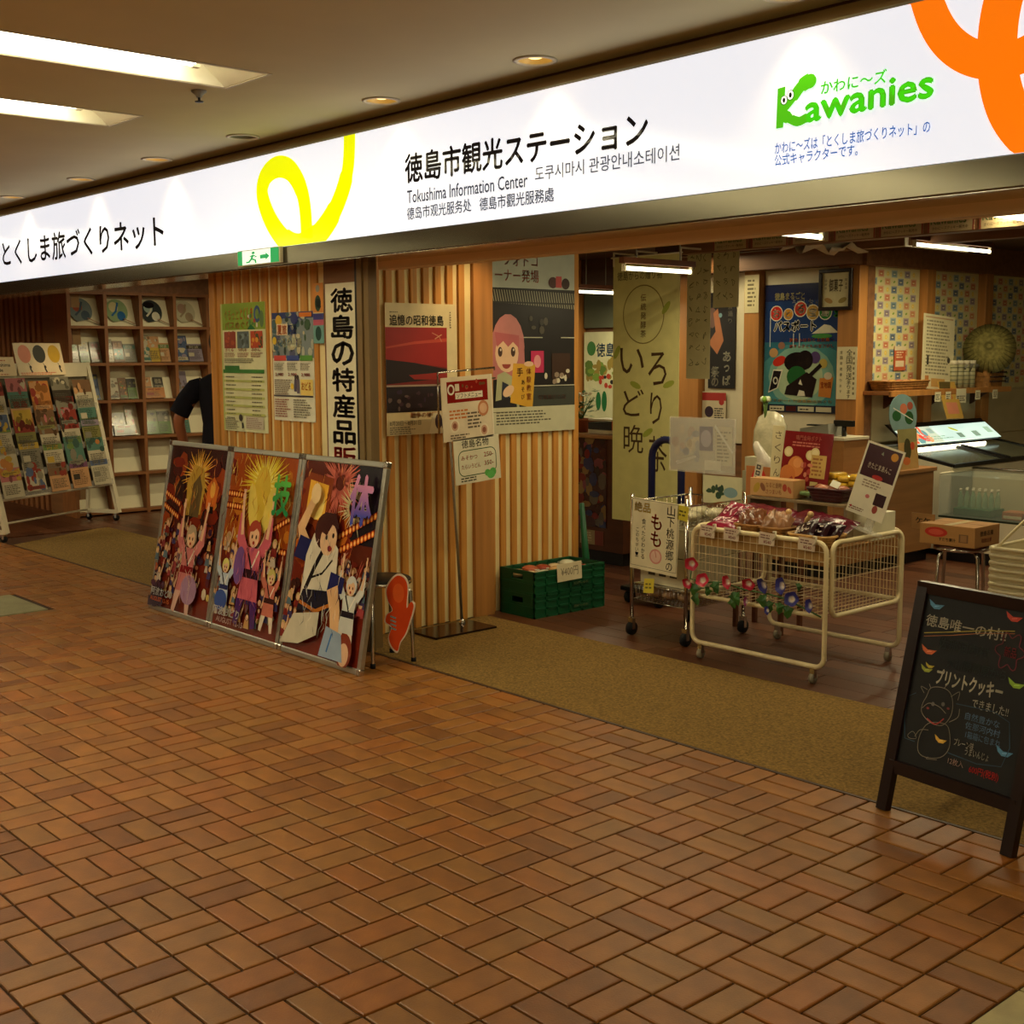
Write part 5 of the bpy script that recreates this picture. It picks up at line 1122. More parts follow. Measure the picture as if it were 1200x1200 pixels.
# ---- fan shaped paper display by the counter
t = thing('fan_display', 'round green and blue printed fan on a picture stand on the service counter', 'display', (-5.06, 4.60, .722))
P = Print.__new__(Print); P.w, P.h, P.b, P.z, P.d, P.lay = 1, 1, MB(), 0, .00006, True
P.b.tint((120, 150, 150)); pts = [(.19+.19*math.cos(rad(a_)), .40+.16*math.sin(rad(a_))) for a_ in range(-40, 225, 12)]; P.b.prism(pts, 0, .004); P.z = .0042
P.ell(.10, .40, .06, .04, (40, 90, 50)); P.ell(.27, .38, .06, .05, (36, 80, 44)); P.ell(.2, .45, .05, .04, (190, 110, 80)); P.stroke([(.06, .46), (.32, .36)], .008, (206, 206, 190)); P.ell(.29, .47, .04, .03, (160, 80, 60))
P.build('fan_blade', m_gprint, (.0, -.19, 0), (0, 1, 0), (-.1, 0, 1), t, clip=False)
P = Print(.26, .30, (190, 150, 90), .005); P.rect(.0, .2, .26, .10, (150, 140, 90)); P.ell(.12, .15, .05, .08, (70, 66, 40)); P.ell(.19, .17, .03, .03, (206, 80, 50)); P.ell(.1, .06, .05, .03, (206, 110, 60)); P.build('picture_board', m_gprint, (.02, -.12, 0), (0, 1, 0), (-.1, 0, 1), t)

# ================================================================== RECEPTION COUNTER AT THE LEFT
t = thing('reception_counter', 'dark wooden reception counter behind the slatted wall end', 'counter', (-7.6, 2.95, 0))
MB().box(0, 1.2, 0, .62, .1, .955).build('body', m_counterdk, t); MB().box(.0, 1.17, .03, .6, 0, .1).build('kick_board', m_black, t); MB().box(-.02, 1.225, -.025, .64, .955, .982, bev=.004).build('worktop', m_counter, t)
P = Print(.40, .68, (60, 24, 24)); P.blobs(0, 0, .4, .68, 60, [(110, 30, 30), (40, 50, 90), (120, 60, 70), (30, 24, 26), (90, 80, 70), (130, 100, 60)], .02, .06); poster('counter_poster', 'dark red character-free collage poster on the reception counter front', P, (-6.97, 2.945, .28), m=m_gprint)
P = Print(.25, .11, (150, 130, 96)); P.rect(.16, 0, .09, .11, (120, 50, 40)); P.lines(.01, .02, .14, .08, 4, (190, 176, 140)); poster('counter_label', 'small cream and red label low on the reception counter front', P, (-6.85, 2.945, .14))
t = thing('potted_plant', 'leafy green plant in a terracotta pot on the reception counter', 'plant', (-7.02, 3.12, .983))
MB().lathe([(.001, 0), (.055, 0), (.075, .09), (.082, .09), (.082, .105), (.06, .105), (.058, .08), (.001, .08)], n=18).build('pot', m_terra, t)
RL_ = random.Random(5); lf = MB()
for k in range(60):
    a_ = RL_.uniform(0, 6.28); r_ = RL_.uniform(.01, .15); z = RL_.uniform(.10, .33); c = Vector((r_*math.cos(a_), r_*math.sin(a_), z)); s_ = RL_.uniform(.02, .04); d_ = Vector((math.cos(a_), math.sin(a_), RL_.uniform(-.4, .6))).normalized(); sd = d_.cross(Vector((0, 0, 1))).normalized()
    lf._add([c-d_*s_, c+sd*s_*.6, c+d_*s_*1.1, c-sd*s_*.6, c+Vector((0, 0, s_*.2))], [(0, 1, 4), (1, 2, 4), (2, 3, 4), (3, 0, 4)])
tag(lf.build('leaves', m_leaf, t), kind='stuff')
b = MB()
for k in range(10): a_ = k*.63; b.tube([(0, 0, .08), (.05*math.cos(a_), .05*math.sin(a_), .18), (.11*math.cos(a_), .11*math.sin(a_), .27)], .003, 5)
b.build('stems', m_leaf, t)
for k in range(5):
    a_ = k*1.3+.4; c = (.10*math.cos(a_), .10*math.sin(a_)-.03, .30); MB().ball(c, .012, 8).build('blossom', m_white, t)
b = MB().tint((214, 206, 180)).box(0, .36, 0, .20, .0, .03).tint((36, 34, 36)).box(0, .25, 0, .2, .032, .085).tint((196, 70, 36)).box(.25, .36, 0, .2, .032, .10).tint((206, 200, 176)).box(0, .36, .0, .2, .10, .112)
o = b.build('box_stack', m_paint, None, (-6.84, 3.02, .984)); tag(o, 'black, orange and white boxes stacked flat beside the potted plant', 'box')

# ================================================================== HANGING THINGS
P = Print(.62, 1.86, (214, 208, 142), .003)
NB = (70, 46, 26)
P.text('徳島からの贈り物', .04, 1.70, .42, .06, (130, 118, 70), .01); pts = [(.29+.19*math.cos(rad(a_)), 1.46+.20*math.sin(rad(a_))) for a_ in range(0, 360, 10)]; P.stroke(pts, .008, (130, 116, 60), True)
P.vtext('伝統発酵茶', .29, 1.60, .05, .062, (150, 100, 60), .01); P.text('い', .07, 1.05, .23, .18, NB); P.text('ろ', .34, .97, .17, .23, NB); P.text('ど', .10, .75, .20, .19, NB); P.text('り', .36, .70, .11, .22, NB); P.text('晩', .11, .49, .19, .20, NB); P.text('茶', .35, .37, .17, .25, NB)
for lx, lz, rt in ((.50, 1.50, 50), (.53, .98, 20), (.22, .97, -20), (.34, .64, 30), (.04, 1.2, 60)): P.ell(lx, lz, .055, .022, (160, 170, 70), 10, rot=rt)
t = thing('banner_flag', 'sheer yellow-green vertical tea banner with dark brush hiragana hanging inside', 'banner', (-6.29, 2.72, .40))
o = P.build('cloth', m_print, (0, 0, 0), (1, 0, 0), (0, 0, 1), t)
MB().tube([(-.02, -.004, 1.862), (.64, -.004, 1.862)], .006, 6).build('cross_rod', m_white, t)
for x in (.0, .22, .62): MB().box(x, x+.012, -.008, .0, 1.80, 1.90).box(x, x+.012, -.004, .203, 1.888, 1.90).build('strap', m_white, t)
P = Print(.225, .92, (206, 196, 156), .002)
RS = random.Random(11)
def scribble(P, x, y, w_, h_, col=(90, 84, 66)):
    pts = [(x+RS.uniform(0, w_), y+RS.uniform(0, h_)) for _ in range(5)]; P.stroke(spl(pts, 3), .004, col)
for r_ in range(9):
    for c_ in range(3): scribble(P, .02+c_*.065, .86-r_*.095, .05, .06)
poster('handwritten_sheet', 'long white strip of handwritten signatures hanging from the beam', P, (-6.24, 3.46, 1.40))
P = Print(.235, .42, (206, 196, 156), .002)
for r_ in range(4):
    for c_ in range(3): scribble(P, .02+c_*.065, .34-r_*.095, .05, .06)
poster('handwritten_sheet', 'shorter white handwritten sheet to the right of the long signature strip', P, (-6.0, 3.47, 1.92))
struct('trim_11', MB().box(-6.6, -5.5, 3.50, 3.58, 2.31, 2.5), m_dark)
for i in range(8):
    x = -5.55+i*.318; P = Print(.29, .105, (190, 170, 128), .003); P.text('Kawanies', .02, .045, .22, .045, (96, 130, 60), .02); P.text('かわに〜ズクッキー販売中', .03, .014, .22, .018, (90, 70, 50), .01); P.rect(0, 0, .012, .105, (150, 80, 60)); P.rect(.278, 0, .012, .105, (150, 80, 60))
    o = P.build('label_strip', m_print, (x, 2.917, 2.275)); o2 = tag(o, 'cream green-lettered label on the inner beam, '+['first from the left', 'second from the left', 'third from the left', 'fourth from the left', 'fourth from the right', 'third from the right', 'second from the right', 'last at the right'][i], 'label', 'lettered labels along the beam')
# crumpled sheet tucked above the batten
b = MB()
RC = random.Random(4); n1, n2 = 14, 5; vs = [(-5.06+.030*i, 3.0+.10*j+RC.uniform(-.02, .02), 2.30+.03*math.sin(i*.9)+RC.uniform(-.02, .02)-.02*abs(j-2)) for j in range(n2) for i in range(n1)]
vs2 = [(x, y, z+.006) for x, y, z in vs]; b._add(vs, [(j*n1+i, j*n1+i+1, (j+1)*n1+i+1, (j+1)*n1+i) for j in range(n2-1) for i in range(n1-1)], True); b._add(vs2, [(j*n1+i, j*n1+i+1, (j+1)*n1+i+1, (j+1)*n1+i) for j in range(n2-1) for i in range(n1-1)], True)
o = b.build('crumpled_sheet', m_white, None); tag(o, 'crumpled pale plastic sheet strung under the inner ceiling', 'sheet')
# fluorescent battens
for k, (x, y, z, L_, nm) in enumerate(((-8.09, 4.14, 2.14, .45, 'leftmost, seen past the dark shop-front poster'), (-5.28, 1.765, 2.10, .60, 'the one crossing the yellow-green banner'), (-4.0, 1.17, 2.2, .75, 'short one left of the crumpled sheet'),
                                   (-4.89, 4.34, 2.35, 1.06, 'long one above the patterned wallpaper'), (-2.8, 1.45, 2.2, .95, 'rightmost, cut off by the right edge'))):
    t = thing('batten_light', 'bare fluorescent tube fitting inside the shop, '+nm, 'light', (x, y, z), group='fluorescent tubes in the shop')
    MB().tube([(0, 0, 0), (0, L_, 0)], .013 if k != 4 else .024, 10).build('tube', m_tube2, t)
    MB().box(-.02, .02, -.03, L_+.03, .03, .065).build('batten', m_counterdk, t)
    if k == 3: MB().box(-.16, -.15, .12, 1.02, .0, .14).build('side_plate', m_white, t)
    for yy in (-.012, L_+.002): MB().box(-.012, .012, yy-.004, yy+.012, -.018, .035).build('end_cap', m_white, t)
    for yy in (.1, L_-.1): MB().tube([(0, yy, .06), (0, yy, 2.5-z)], .004, 6).build('hanger', m_grey, t)

# ================================================================== CHROME WIRE WAGON
WX, WY, WW, WD = -4.80, 1.33, .40, .50
t = thing('wire_wagon', 'narrow chrome wire wagon on black wheels left of the white wire cart', 'wagon', (WX, WY, 0))
for x in (0, WW):
    for y in (0, WD):
        MB().cyl((x, y, .09), .011, .72, 10).build('post', m_chrome, t)
        wq = MB().tube([(x-.012, y, .04), (x+.012, y, .04)], .038, 16).build('wheel', m_rubber, t)
        MB().box(x-.018, x+.018, y-.012, y+.012, .035, .10).build('fork', m_chrome, wq)
for z0, hh, nm in ((.66, .11, 'top_basket'), (.21, .09, 'bottom_basket')):
    b = MB()
    for zz in (z0, z0+hh): b.tube([(x, y, zz) for x, y in ((0, 0), (WW, 0), (WW, WD), (0, WD))], .005, 6, True)
    for k in range(1, 14): x = WW*k/14; b.tube([(x, 0, z0+hh), (x, 0, z0), (x, WD, z0), (x, WD, z0+hh)], .002, 4)
    for k in range(1, 12): y = WD*k/12; b.tube([(0, y, z0+hh), (0, y, z0), (WW, y, z0), (WW, y, z0+hh)], .002, 4)
    b.build(nm, m_chrome, t)
b = MB().box(.02, WW-.02, .05, WD-.03, 0, .16).tint((90, 84, 70)); b.c = [(*lin((206, 196, 164)), 1)]*8
for k in range(3): b.tint((70, 64, 56)); b.box(.08+k*.08, .13+k*.08, .048, .05, .05, .09)
for zz, nm in ((.305, 'lower'), (.47, 'upper')):
    o = b.build('white_carton', m_paint, None, (WX, WY, zz)); tag(o, f'white lettered carton inside the wire wagon, {nm} one', 'carton', 'cartons in the wire wagon')
MB().box(.01, WW-.01, .01, WD-.01, .295, .303).build('middle_shelf', m_chrome, t)
P = Print(.345, .40, (226, 216, 180), .006); W, H = .345, .40
P.stroke([(.005, .02), (.34, .02), (.34, .395), (.005, .395)], .003, (80, 70, 56), True)
P.text('絶品', .02, .325, .12, .055, (214, 170, 40), .02); P.vtext('山下桃源郷の', .29, .385, .055, .062, INK, .006); P.text('も', .15, .24, .075, .085, (206, 50, 34), .015); P.text('も', .15, .145, .075, .085, (206, 50, 34), .015)
P.ell(.19, .09, .045, .042, (222, 150, 140)); P.ell(.19, .09, .036, .033, (228, 190, 170)); P.stroke([(.185, .12), (.195, .085)], .004, (206, 110, 110)); P.vtext('食べたらわかる', .095, .29, .032, .033, INK, .003); P.vtext('このちがい！', .05, .235, .026, .028, INK, .003)
o = P.build('peach_sign', m_print, (-4.795, 1.312, .395), (1, 0, -.04)); tag(o, 'white hand-lettered peach sign with red characters on the wire wagon front', 'sign')
P = Print(.075, .08, (214, 196, 60), .002); P.lines(.012, .02, .05, .04, 2, (110, 100, 40)); o = P.build('sticky_note', m_print, (-4.45, 1.308, .70), (1, 0, -.1)); tag(o, 'yellow sticky note at the top basket of the wire wagon', 'note')
P = Print(.075, .08, (214, 196, 60), .002); P.lines(.012, .02, .05, .04, 2, (110, 100, 40)); o = P.build('sticky_note', m_print, (-4.70, 1.318, .26), (1, 0, .1), (0, .2, 1)); tag(o, 'yellow sticky note low on the bottom basket of the wire wagon', 'note')
for k in range(6):
    c_, r_ = k % 3, k//3
    for z, nm, cc in ((.70, 'top', (196, 186, 150)), (.25, 'bottom', (190, 150, 110))):
        b = MB().tint(cc).ball((0, 0, 0), .058, 12, (1, 1.3, .55)); o = b.build('clear_packet', m_foil, None, (WX+.08+c_*.12, WY+.12+r_*.22, z)); tag(o, f"clear packet in the {nm} wagon basket, {['front', 'rear'][r_]} row, {['left', 'middle', 'right'][c_]}", 'packet', f'packets in the {nm} wagon basket')
# sleeve sign on a pole
t = thing('sleeve_sign', 'clear plastic sleeve with flyers on a thin pole above the wire wagon', 'sign', (-4.93, 1.80, .91))
P = Print(.475, .305, (170, 160, 140), .002); P.blobs(.03, .05, .2, .2, 18, [(150, 110, 90), (130, 130, 140), (190, 170, 140)], .015, .04); P.rect(.22, .12, .10, .14, (90, 84, 110)); P.ell(.27, .19, .04, .05, (150, 140, 160)); P.rect(.34, .04, .12, .22, (190, 184, 160)); P.lines(.35, .06, .1, .18, 9, (130, 124, 110)); P.rect(.26, .01, .12, .055, (210, 204, 184)); P.poly([(.05, .03), (.2, .08), (.19, .09), (.04, .05)], (206, 200, 186)); P.poly([(.33, .26), (.46, .11), (.465, .12), (.34, .27)], (214, 210, 196))
P.build('flyers', m_gprint, (0, 0, 0), (1, 0, .01), (0, 0, 1), t)
MB().box(-.008, .483, -.006, -.003, -.008, .313).build('sleeve', m_clear, t)
MB().tube([(.245, .01, -.12), (.245, .01, .28)], .006, 8).build('pole', m_white, t)
P = Print(.28, .16, (200, 196, 160), .003); P.blobs(.04, .04, .1, .08, 8, [(40, 70, 50), (30, 50, 60)], .01, .03); P.ell(.2, .07, .05, .03, (120, 150, 160)); o = P.build('leaf_card', m_print, (-4.67, 1.79, .735), (1, 0, 0)); tag(o, 'pale card with dark leaf drawing below the plastic sleeve', 'card')
# blue arch of a trolley
b = MB(); pts = [(0, 0, .10), (0, 0, .92)]+[(.125-.125*math.cos(rad(a_)), 0, .92+.125*math.sin(rad(a_))) for a_ in range(20, 161, 20)]+[(.25, 0, .92), (.25, 0, .10)]
t = thing('hand_trolley', 'dark blue tubular arch handle of a trolley behind the wire wagon', 'trolley', (-5.46, 2.22, 0))
MB().tube(pts, .024, 12).build('handle', m_blue, t); MB().box(-.04, .29, -.25, .25, .08, .11, bev=.006).build('deck', m_black, t)
for x in (0, .25):
    for y in (-.2, .2): MB().tube([(x-.015, y, .04), (x+.015, y, .04)], .04, 14).build('wheel', m_rubber, t)

# ================================================================== WHITE WIRE CART
CX0, CX1, CY0, CY1 = -4.235, -3.415, 1.19, 1.85
cart = thing('wire_cart', 'cream white tubular wire display cart with mesh sides on small casters', 'cart', (0, 0, 0))
def rr3(fn, a0, a1, z0, z1, r): return [fn(a, z) for a, z in rounded(a0, a1, z0, z1, r, 5)]
TZ = .692
for nm, fn, a0, a1 in (('front_frame', lambda a_, z: (a_, CY0, z), CX0, CX1), ('rear_frame', lambda a_, z: (a_, CY1, z), CX0, CX1)):
    MB().tube(rr3(fn, a0, a1, .085, TZ, .05), .0125, 10, True).build(nm, m_cream, cart)
for nm, x in (('right_frame', CX1+.012), ('left_frame', CX0-.012)):
    MB().tube([(x, a_, z) for a_, z in rounded(CY0+.03, CY1-.03, .335, TZ, .05, 5)], .0125, 10, True).build(nm, m_cream, cart)
def mesh_panel(nm, fn, a0, a1, z0, z1, na, nz):
    b = MB()
    for k in range(1, na): a_ = a0+(a1-a0)*k/na; b.tube([fn(a_, z0), fn(a_, z1)], .0017, 4, caps=False)
    for k in range(1, nz): z = z0+(z1-z0)*k/nz; b.tube([fn(a0, z), fn(a1, z)], .0017, 4, caps=False)
    b.build(nm, m_cream, cart)
for y, nm in ((CY0, 'front_mesh'), (CY1, 'rear_mesh')): mesh_panel(nm, lambda a_, z, y=y: (a_, y, z), CX0, CX1, .335, TZ, 20, 8)
for x, nm in ((CX1+.012, 'right_mesh'), (CX0-.012, 'left_mesh')): mesh_panel(nm, lambda a_, z, x=x: (x, a_, z), CY0+.03, CY1-.03, .335, TZ, 20, 2)
for y in (CY0, CY1): MB().tube([(CX0, y, .335), (CX1, y, .335)], .011, 10).build('lower_rail', m_cream, cart)
for x in (CX0+.06, CX1-.06):
    for y in (CY0, CY1):
        wq = MB().tube([(x-.010, y, .028), (x+.010, y, .028)], .026, 14).build('caster', mat('caster_grey', (150, 140, 116), .4), cart)
        MB().hexa([(x-.015, y-.012, .03), (x+.015, y-.012, .03), (x+.015, y+.012, .03), (x-.015, y+.012, .03), (x-.012, y-.01, .08), (x+.012, y-.01, .08), (x+.012, y+.01, .08), (x-.012, y+.01, .08)]).build('fork', m_chrome, wq)
MB().box(CX0+.02, CX1-.02, CY0+.02, CY1-.02, .64, .655).build('shelf_board', m_card, cart)
MB().box(CX0+.02, CX1-.02, CY0+.018, CY0+.022, .60, .68).build('paper_edge', mat('kraft_strip', (176, 136, 76), .7), cart)
for x, y in ((CX0, CY0), (CX1, CY0), (CX0, CY1), (CX1, CY1)): MB().tube([(x, y, .62), (x+(.012 if x > -3.8 else -.012), y+(.03 if y < 1.5 else -.03), .62)], .004, 6).build('hook', m_cream, cart)
b = MB()
for k in range(1, 16): x = CX0+(CX1-CX0)*k/16; b.tube([(x, CY0, .335), (x, CY1, .335)], .002, 4)
b.build('bottom_grid', m_cream, cart)
# goods on the cart
GZ = .657
m_riser = mat('smoky_riser', (150, 130, 96), .3)
t = thing('display_riser', 'white two-step riser at the back of the wire cart carrying snacks', 'riser', (-4.16, 1.53, GZ))
MB().box(0, .62, 0, .29, .165, .18, bev=.002).build('top_board', m_riser, t)
for x in (0, .30, .60): MB().box(x, x+.02, .01, .28, 0, .165).build('support', m_riser, t)
RZ = GZ+.182
b = MB().tint((196, 150, 96)).box(0, .28, 0, .10, 0, .095, bev=.002); o = b.build('print_carton', m_paint, None, (-4.14, 1.535, RZ))
P = Print(.27, .085, (206, 162, 106), .001); P.ell(.04, .04, .018, .03, (190, 160, 60), rot=-30); P.ell(.08, .045, .014, .024, (140, 90, 60), rot=30); P.text('なると金時', .10, .045, .10, .028, (150, 90, 50), .01); P.text('さつまいも', .10, .012, .10, .024, (160, 80, 50), .01); P.ell(.22, .05, .014, .02, (180, 70, 50)); P.ell(.25, .04, .01, .02, (190, 90, 60), rot=30); P.build('print_face', m_print, (.005, -.0005, .005), (1, 0, 0), (0, 0, 1), o)
tag(o, 'long tan printed carton with sweet potato drawings at the left of the riser', 'carton')
P = Print(.325, .345, (120, 22, 30), .004); W, H = .325, .345
P.rect(.006, .0, .313, .03, (214, 206, 176)); P.text('鳴門金時ポテト', .08, .30, .17, .026, (206, 120, 100), .01); P.lines(.06, .265, .2, .03, 2, (190, 110, 96)); P.ell(.10, .16, .055, .055, (206, 130, 70)); P.ell(.05, .11, .055, .055, (196, 116, 60)); P.ell(.11, .18, .03, .026, (222, 150, 90))
for ex, ez in ((.04, .235), (.19, .225), (.05, .04), (.22, .24)): P.ell(ex, ez, .03, .027, (216, 196, 140)); P.ell(ex, ez, .02, .018, (226, 210, 160))
P.rect(.20, .11, .10, .12, (196, 160, 90)); P.lines(.21, .12, .08, .1, 5, (150, 100, 60)); P.blobs(.13, .08, .07, .1, 8, [(170, 70, 60), (206, 130, 100)], .01, .02); P.stroke([(.02, .05), (.09, .1)], .02, (150, 60, 50)); P.stroke([(.05, .04), (.11, .085)], .016, (216, 190, 140)); P.rect(.14, .045, .1, .02, (190, 80, 70)); P.rect(.21, .04, .05, .05, (190, 170, 110))
for k in range(6): P.rect(.02+k*.05, .004, .035, .022, [(40, 60, 50), (206, 100, 80), (150, 60, 90), (190, 160, 100), (60, 50, 50), (200, 120, 110)][k])
o = P.build('potato_card', m_gprint, (-4.05, 1.66, RZ+.0), (1, -.1, -.02), (.14, .12, 1)); tag(o, 'maroon picture card with round potato cakes standing on the riser', 'card')
P = Print(.075, .335, (214, 204, 160), .003); P.vtext('さくりん', .04, .31, .05, .068, (90, 70, 50), .0); o = P.build('name_card', m_print, (-4.165, 1.74, RZ+.03), (1, 0, -.05), (.05, 0, 1)); tag(o, 'narrow cream standing card with brown hiragana left of the potato card', 'card')
P = Print(.05, .175, (206, 200, 176), .003)
for k in range(5): P.rect(.01, .01+k*.033, .028, .024, (26, 24, 30)); P.rect(.016, .016+k*.033, .016, .012, (180, 176, 160))
o = P.build('strip_card', m_print, (-4.185, 1.60, RZ+.0), (1, 0, -.2), (.22, 0, 1)); tag(o, 'tilted narrow card with black squares beside the tan carton', 'card')
P = Print(.17, .27, (176, 110, 60), .006); P.ell(.09, .21, .05, .05, (196, 40, 30)); P.ell(.09, .11, .035, .04, (190, 40, 30)); P.rect(.05, .02, .05, .04, (200, 50, 36)); o = P.build('red_crest_board', m_print, (-4.345, 1.77, .70), (1, -.05, 0)); tag(o, 'brown board with red patches behind the left end of the cart', 'board')
MB().tube([(-4.30, 1.80, .657), (-4.30, 1.80, .70)], .006, 6)
b = MB().tint((210, 202, 168)); b.lathe([(.001, 0), (.055, .02), (.10, .10), (.115, .2), (.10, .28), (.05, .33), (.001, .34)], n=14, sx=.32, sy=1)
b.xf(Matrix.Rotation(rad(90), 4, 'Z') @ Matrix.Rotation(rad(12), 4, 'X')); o = b.build('white_bag', m_foil, None, (-4.42, 2.02, .93)); tag(o, 'tall pale paper bag with small round mark behind the sleeve sign', 'bag')
b = MB().tint((196, 190, 160)).box(-.13, .13, -.08, .08, 0, .12).tint((206, 200, 170)).box(-.12, .12, -.07, .07, .12, .20); o = b.build('white_box', m_paint, None, (-4.38, 2.02, .80)); tag(o, 'pale box behind the left end of the cart under the tall bag', 'box')
t = thing('side_table', 'small brown side table standing behind the wire cart', 'table', (-4.38, 2.03, 0))
MB().box(-.18, .18, -.11, .11, .775, .798).build('top', m_counter, t)
for x in (-.16, .16):
    for y in (-.09, .09): MB().box(x-.012, x+.012, y-.012, y+.012, 0, .775).build('leg', m_counterdk, t)
b = MB().tint((214, 206, 190)).lathe([(.001, 0), (.035, .01), (.045, .12), (.02, .24), (.001, .25)], n=12, sx=1, sy=.4); b.xf(Matrix.Rotation(rad(-32), 4, 'Y')); o = b.build('silver_pouch', m_foil, None, (-4.20, 1.82, RZ+.05)); tag(o, 'shiny tilted silver pouch left of the narrow cream card', 'pouch')
b = MB()
for k in range(6): b.tint((100, 130, 60)); b.tube([(0, 0, 0), (.012*math.cos(k), .012*math.sin(k), .12)], .003, 5); b.tint((130, 180, 60) if k % 2 else (220, 226, 190)); b.ball((.018*math.cos(k), .018*math.sin(k), .13), .014, 8, (1, 1, 1.3))
o = b.build('flower_sprig', m_paint, None, (-4.40, 2.0, 1.20)); tag(o, 'small green and white flower sprig beside the tall pale bag', 'flower')
for k in range(8):
    c_, r_ = k % 4, k//4
    b = MB().tint((222, 176, 50)).box(-.034, .034, -.055, .055, -.016, .016, bev=.012); o = b.build('yellow_snack', m_foil, None, (-3.80+c_*.070, 1.72, RZ+.075+r_*.034+.012*(c_ % 2)), R.uniform(-.2, .2)); tag(o, f"yellow snack pack on the riser, {['lower', 'upper'][r_]} layer, {['first', 'second', 'third', 'last'][c_]} from left", 'packet', 'yellow snack packs on the riser')
b = MB().tint((196, 190, 160)).box(-.14, .14, -.05, .05, 0, .058); o = b.build('pale_carton', m_paint, None, (-3.70, 1.74, RZ)); tag(o, 'pale flat carton under the pile of yellow snack packs', 'carton')
b = MB().tint((120, 150, 90)).box(-.05, .05, -.035, .035, -.01, .012, bev=.008); o = b.build('green_snack', m_foil, None, (-3.80, 1.60, RZ+.03)); tag(o, 'green foil snack pack left of the dark red basket', 'packet')
wbasket('red_basket', 'small dark red woven basket of brown sweets on the riser', (-3.68, 1.60, RZ), .22, .13, .065, m_wickerdk, 1.35)
for k in range(5): b = MB().tint([(150, 84, 50), (176, 110, 80), (120, 70, 44)][k % 3]).ball((0, 0, 0), .032, 10, (1.2, 1, .7)); o = b.build('brown_sweet', m_foil, None, (-3.75+k*.034, 1.60+.012*(-1)**k, RZ+.062)); tag(o, f"wrapped brown sweet in the dark red basket, {['leftmost', 'second from left', 'middle', 'second from right', 'rightmost'][k]}", 'sweet', 'sweets in the dark red basket')
P = Print(.05, .035, (226, 220, 196), .002); o = P.build('price_tag', m_print, (-3.66, 1.56, RZ+.085), (1, 0, -.3), (0, .6, 1)); tag(o, 'small blank white tag on top of the dark red basket', 'price tag')
# leaning maroon and white card on an acrylic stand
t = thing('product_card', 'tilted card, maroon above and white below, on a clear stand at the cart right end', 'card', (-3.52, 1.50, RZ-.02), rot=(rad(-8), rad(14), 0))
P = Print(.21, .36, (222, 214, 188), .004); P.rect(.01, .19, .19, .16, (58, 16, 26)); P.text('きたじまあんこ', .04, .235, .13, .028, (220, 206, 180), .015); P.ell(.165, .32, .02, .02, (206, 140, 40)); P.ell(.11, .20, .03, .012, (180, 40, 34)); P.poly([(.09, .315), (.10, .33), (.105, .31)], (130, 130, 110)); P.rect(.13, .07, .06, .06, (50, 20, 26)); P.ell(.15, .05, .015, .02, (150, 70, 60)); P.ell(.09, .10, .012, .01, (196, 110, 110)); P.lines(.04, .14, .13, .04, 3, (150, 130, 110)); P.lines(.01, .015, .1, .02, 2, (130, 90, 80)); P.ell(.02, .03, .006, .006, (170, 40, 40))
P.build('card_face', m_gprint, (0, 0, 0), (1, 0, 0), (0, 0, 1), t)
MB().box(.12, .16, .005, .02, -.06, .2).build('stand_leg', m_clear, t); MB().box(.06, .20, -.02, .06, -.07, -.06).build('stand_foot', m_clear, t)
b = MB().tint((222, 214, 182)).box(0, .135, 0, .22, 0, .135, bev=.002); o = b.build('white_block', m_paint, None, (-3.575, 1.60, GZ)); tag(o, 'plain white block box at the right rear corner of the cart', 'box')
P = Print(.11, .055, (200, 194, 170), .002); P.blobs(.02, .01, .08, .03, 6, [(110, 130, 110), (150, 120, 110)], .006, .012); o = P.build('price_tag', m_print, (-4.19, 1.50, GZ+.085), (1, 0, -.05), (.1, .3, 1)); tag(o, 'pale picture tag under the tan carton on the cart', 'price tag')
def pillow(name, label, loc, sx_, sy_, sz_, cc, rz=0, rot=None, txt=None, tcol=(230, 190, 190), group=None, tint2=None):
    b = MB().tint(cc); n = 12; k_ = 8; V = []; F = []
    RP = random.Random(hash_(name+label))
    for sg in (1, -1):
        o0 = len(V)
        for j in range(k_+1):
            for i in range(n+1):
                u_, v_ = i/n*2-1, j/k_*2-1; e = max(0, (1-u_**4)*(1-v_**4))**.5
                V.append((u_*sx_/2, v_*sy_/2, sg*(e*sz_/2+(RP.uniform(-.12, .12)*sz_*e*(2.6 if 'crinkly' in name else 1)))))
        for j in range(k_):
            for i in range(n):
                q = (o0+j*(n+1)+i, o0+j*(n+1)+i+1, o0+(j+1)*(n+1)+i+1, o0+(j+1)*(n+1)+i); F.append(q if sg > 0 else q[::-1])
    b._add(V, F, True); o = b.build(name, m_foil, None, loc)
    o.rotation_euler = rot or (0, 0, rz)
    if txt:
        P = Print.__new__(Print); P.w, P.h, P.b, P.z, P.d, P.lay = 1, 1, MB(), 0, .00006, True
        P.text(txt, -sx_*.32, -sy_*.2, sx_*.64, sy_*.4, tcol, .03); P.b.v = [(x, y, sz_*.53*max(.05, ((1-(2*x/sx_)**4)*(1-(2*y/sy_)**4)))**.5+.004) for x, y, z in P.b.v]; P.b.build('lettering', m_print, o)
    return tag(o, label, 'packet', group)
def hash_(s): return sum((i+1)*ord(ch) for i, ch in enumerate(s)) % 100003
pillow('maroon_bag', 'large shiny maroon snack bag lying across the cart, left of the two', (-3.96, 1.44, GZ+.085), .36, .20, .07, (104, 16, 36), rot=(rad(24), rad(4), rad(4)))
pillow('maroon_bag', 'large shiny maroon snack bag lying across the cart, right of the two', (-3.64, 1.45, GZ+.075), .36, .20, .07, (96, 14, 32), rot=(rad(24), rad(5), rad(-4)))
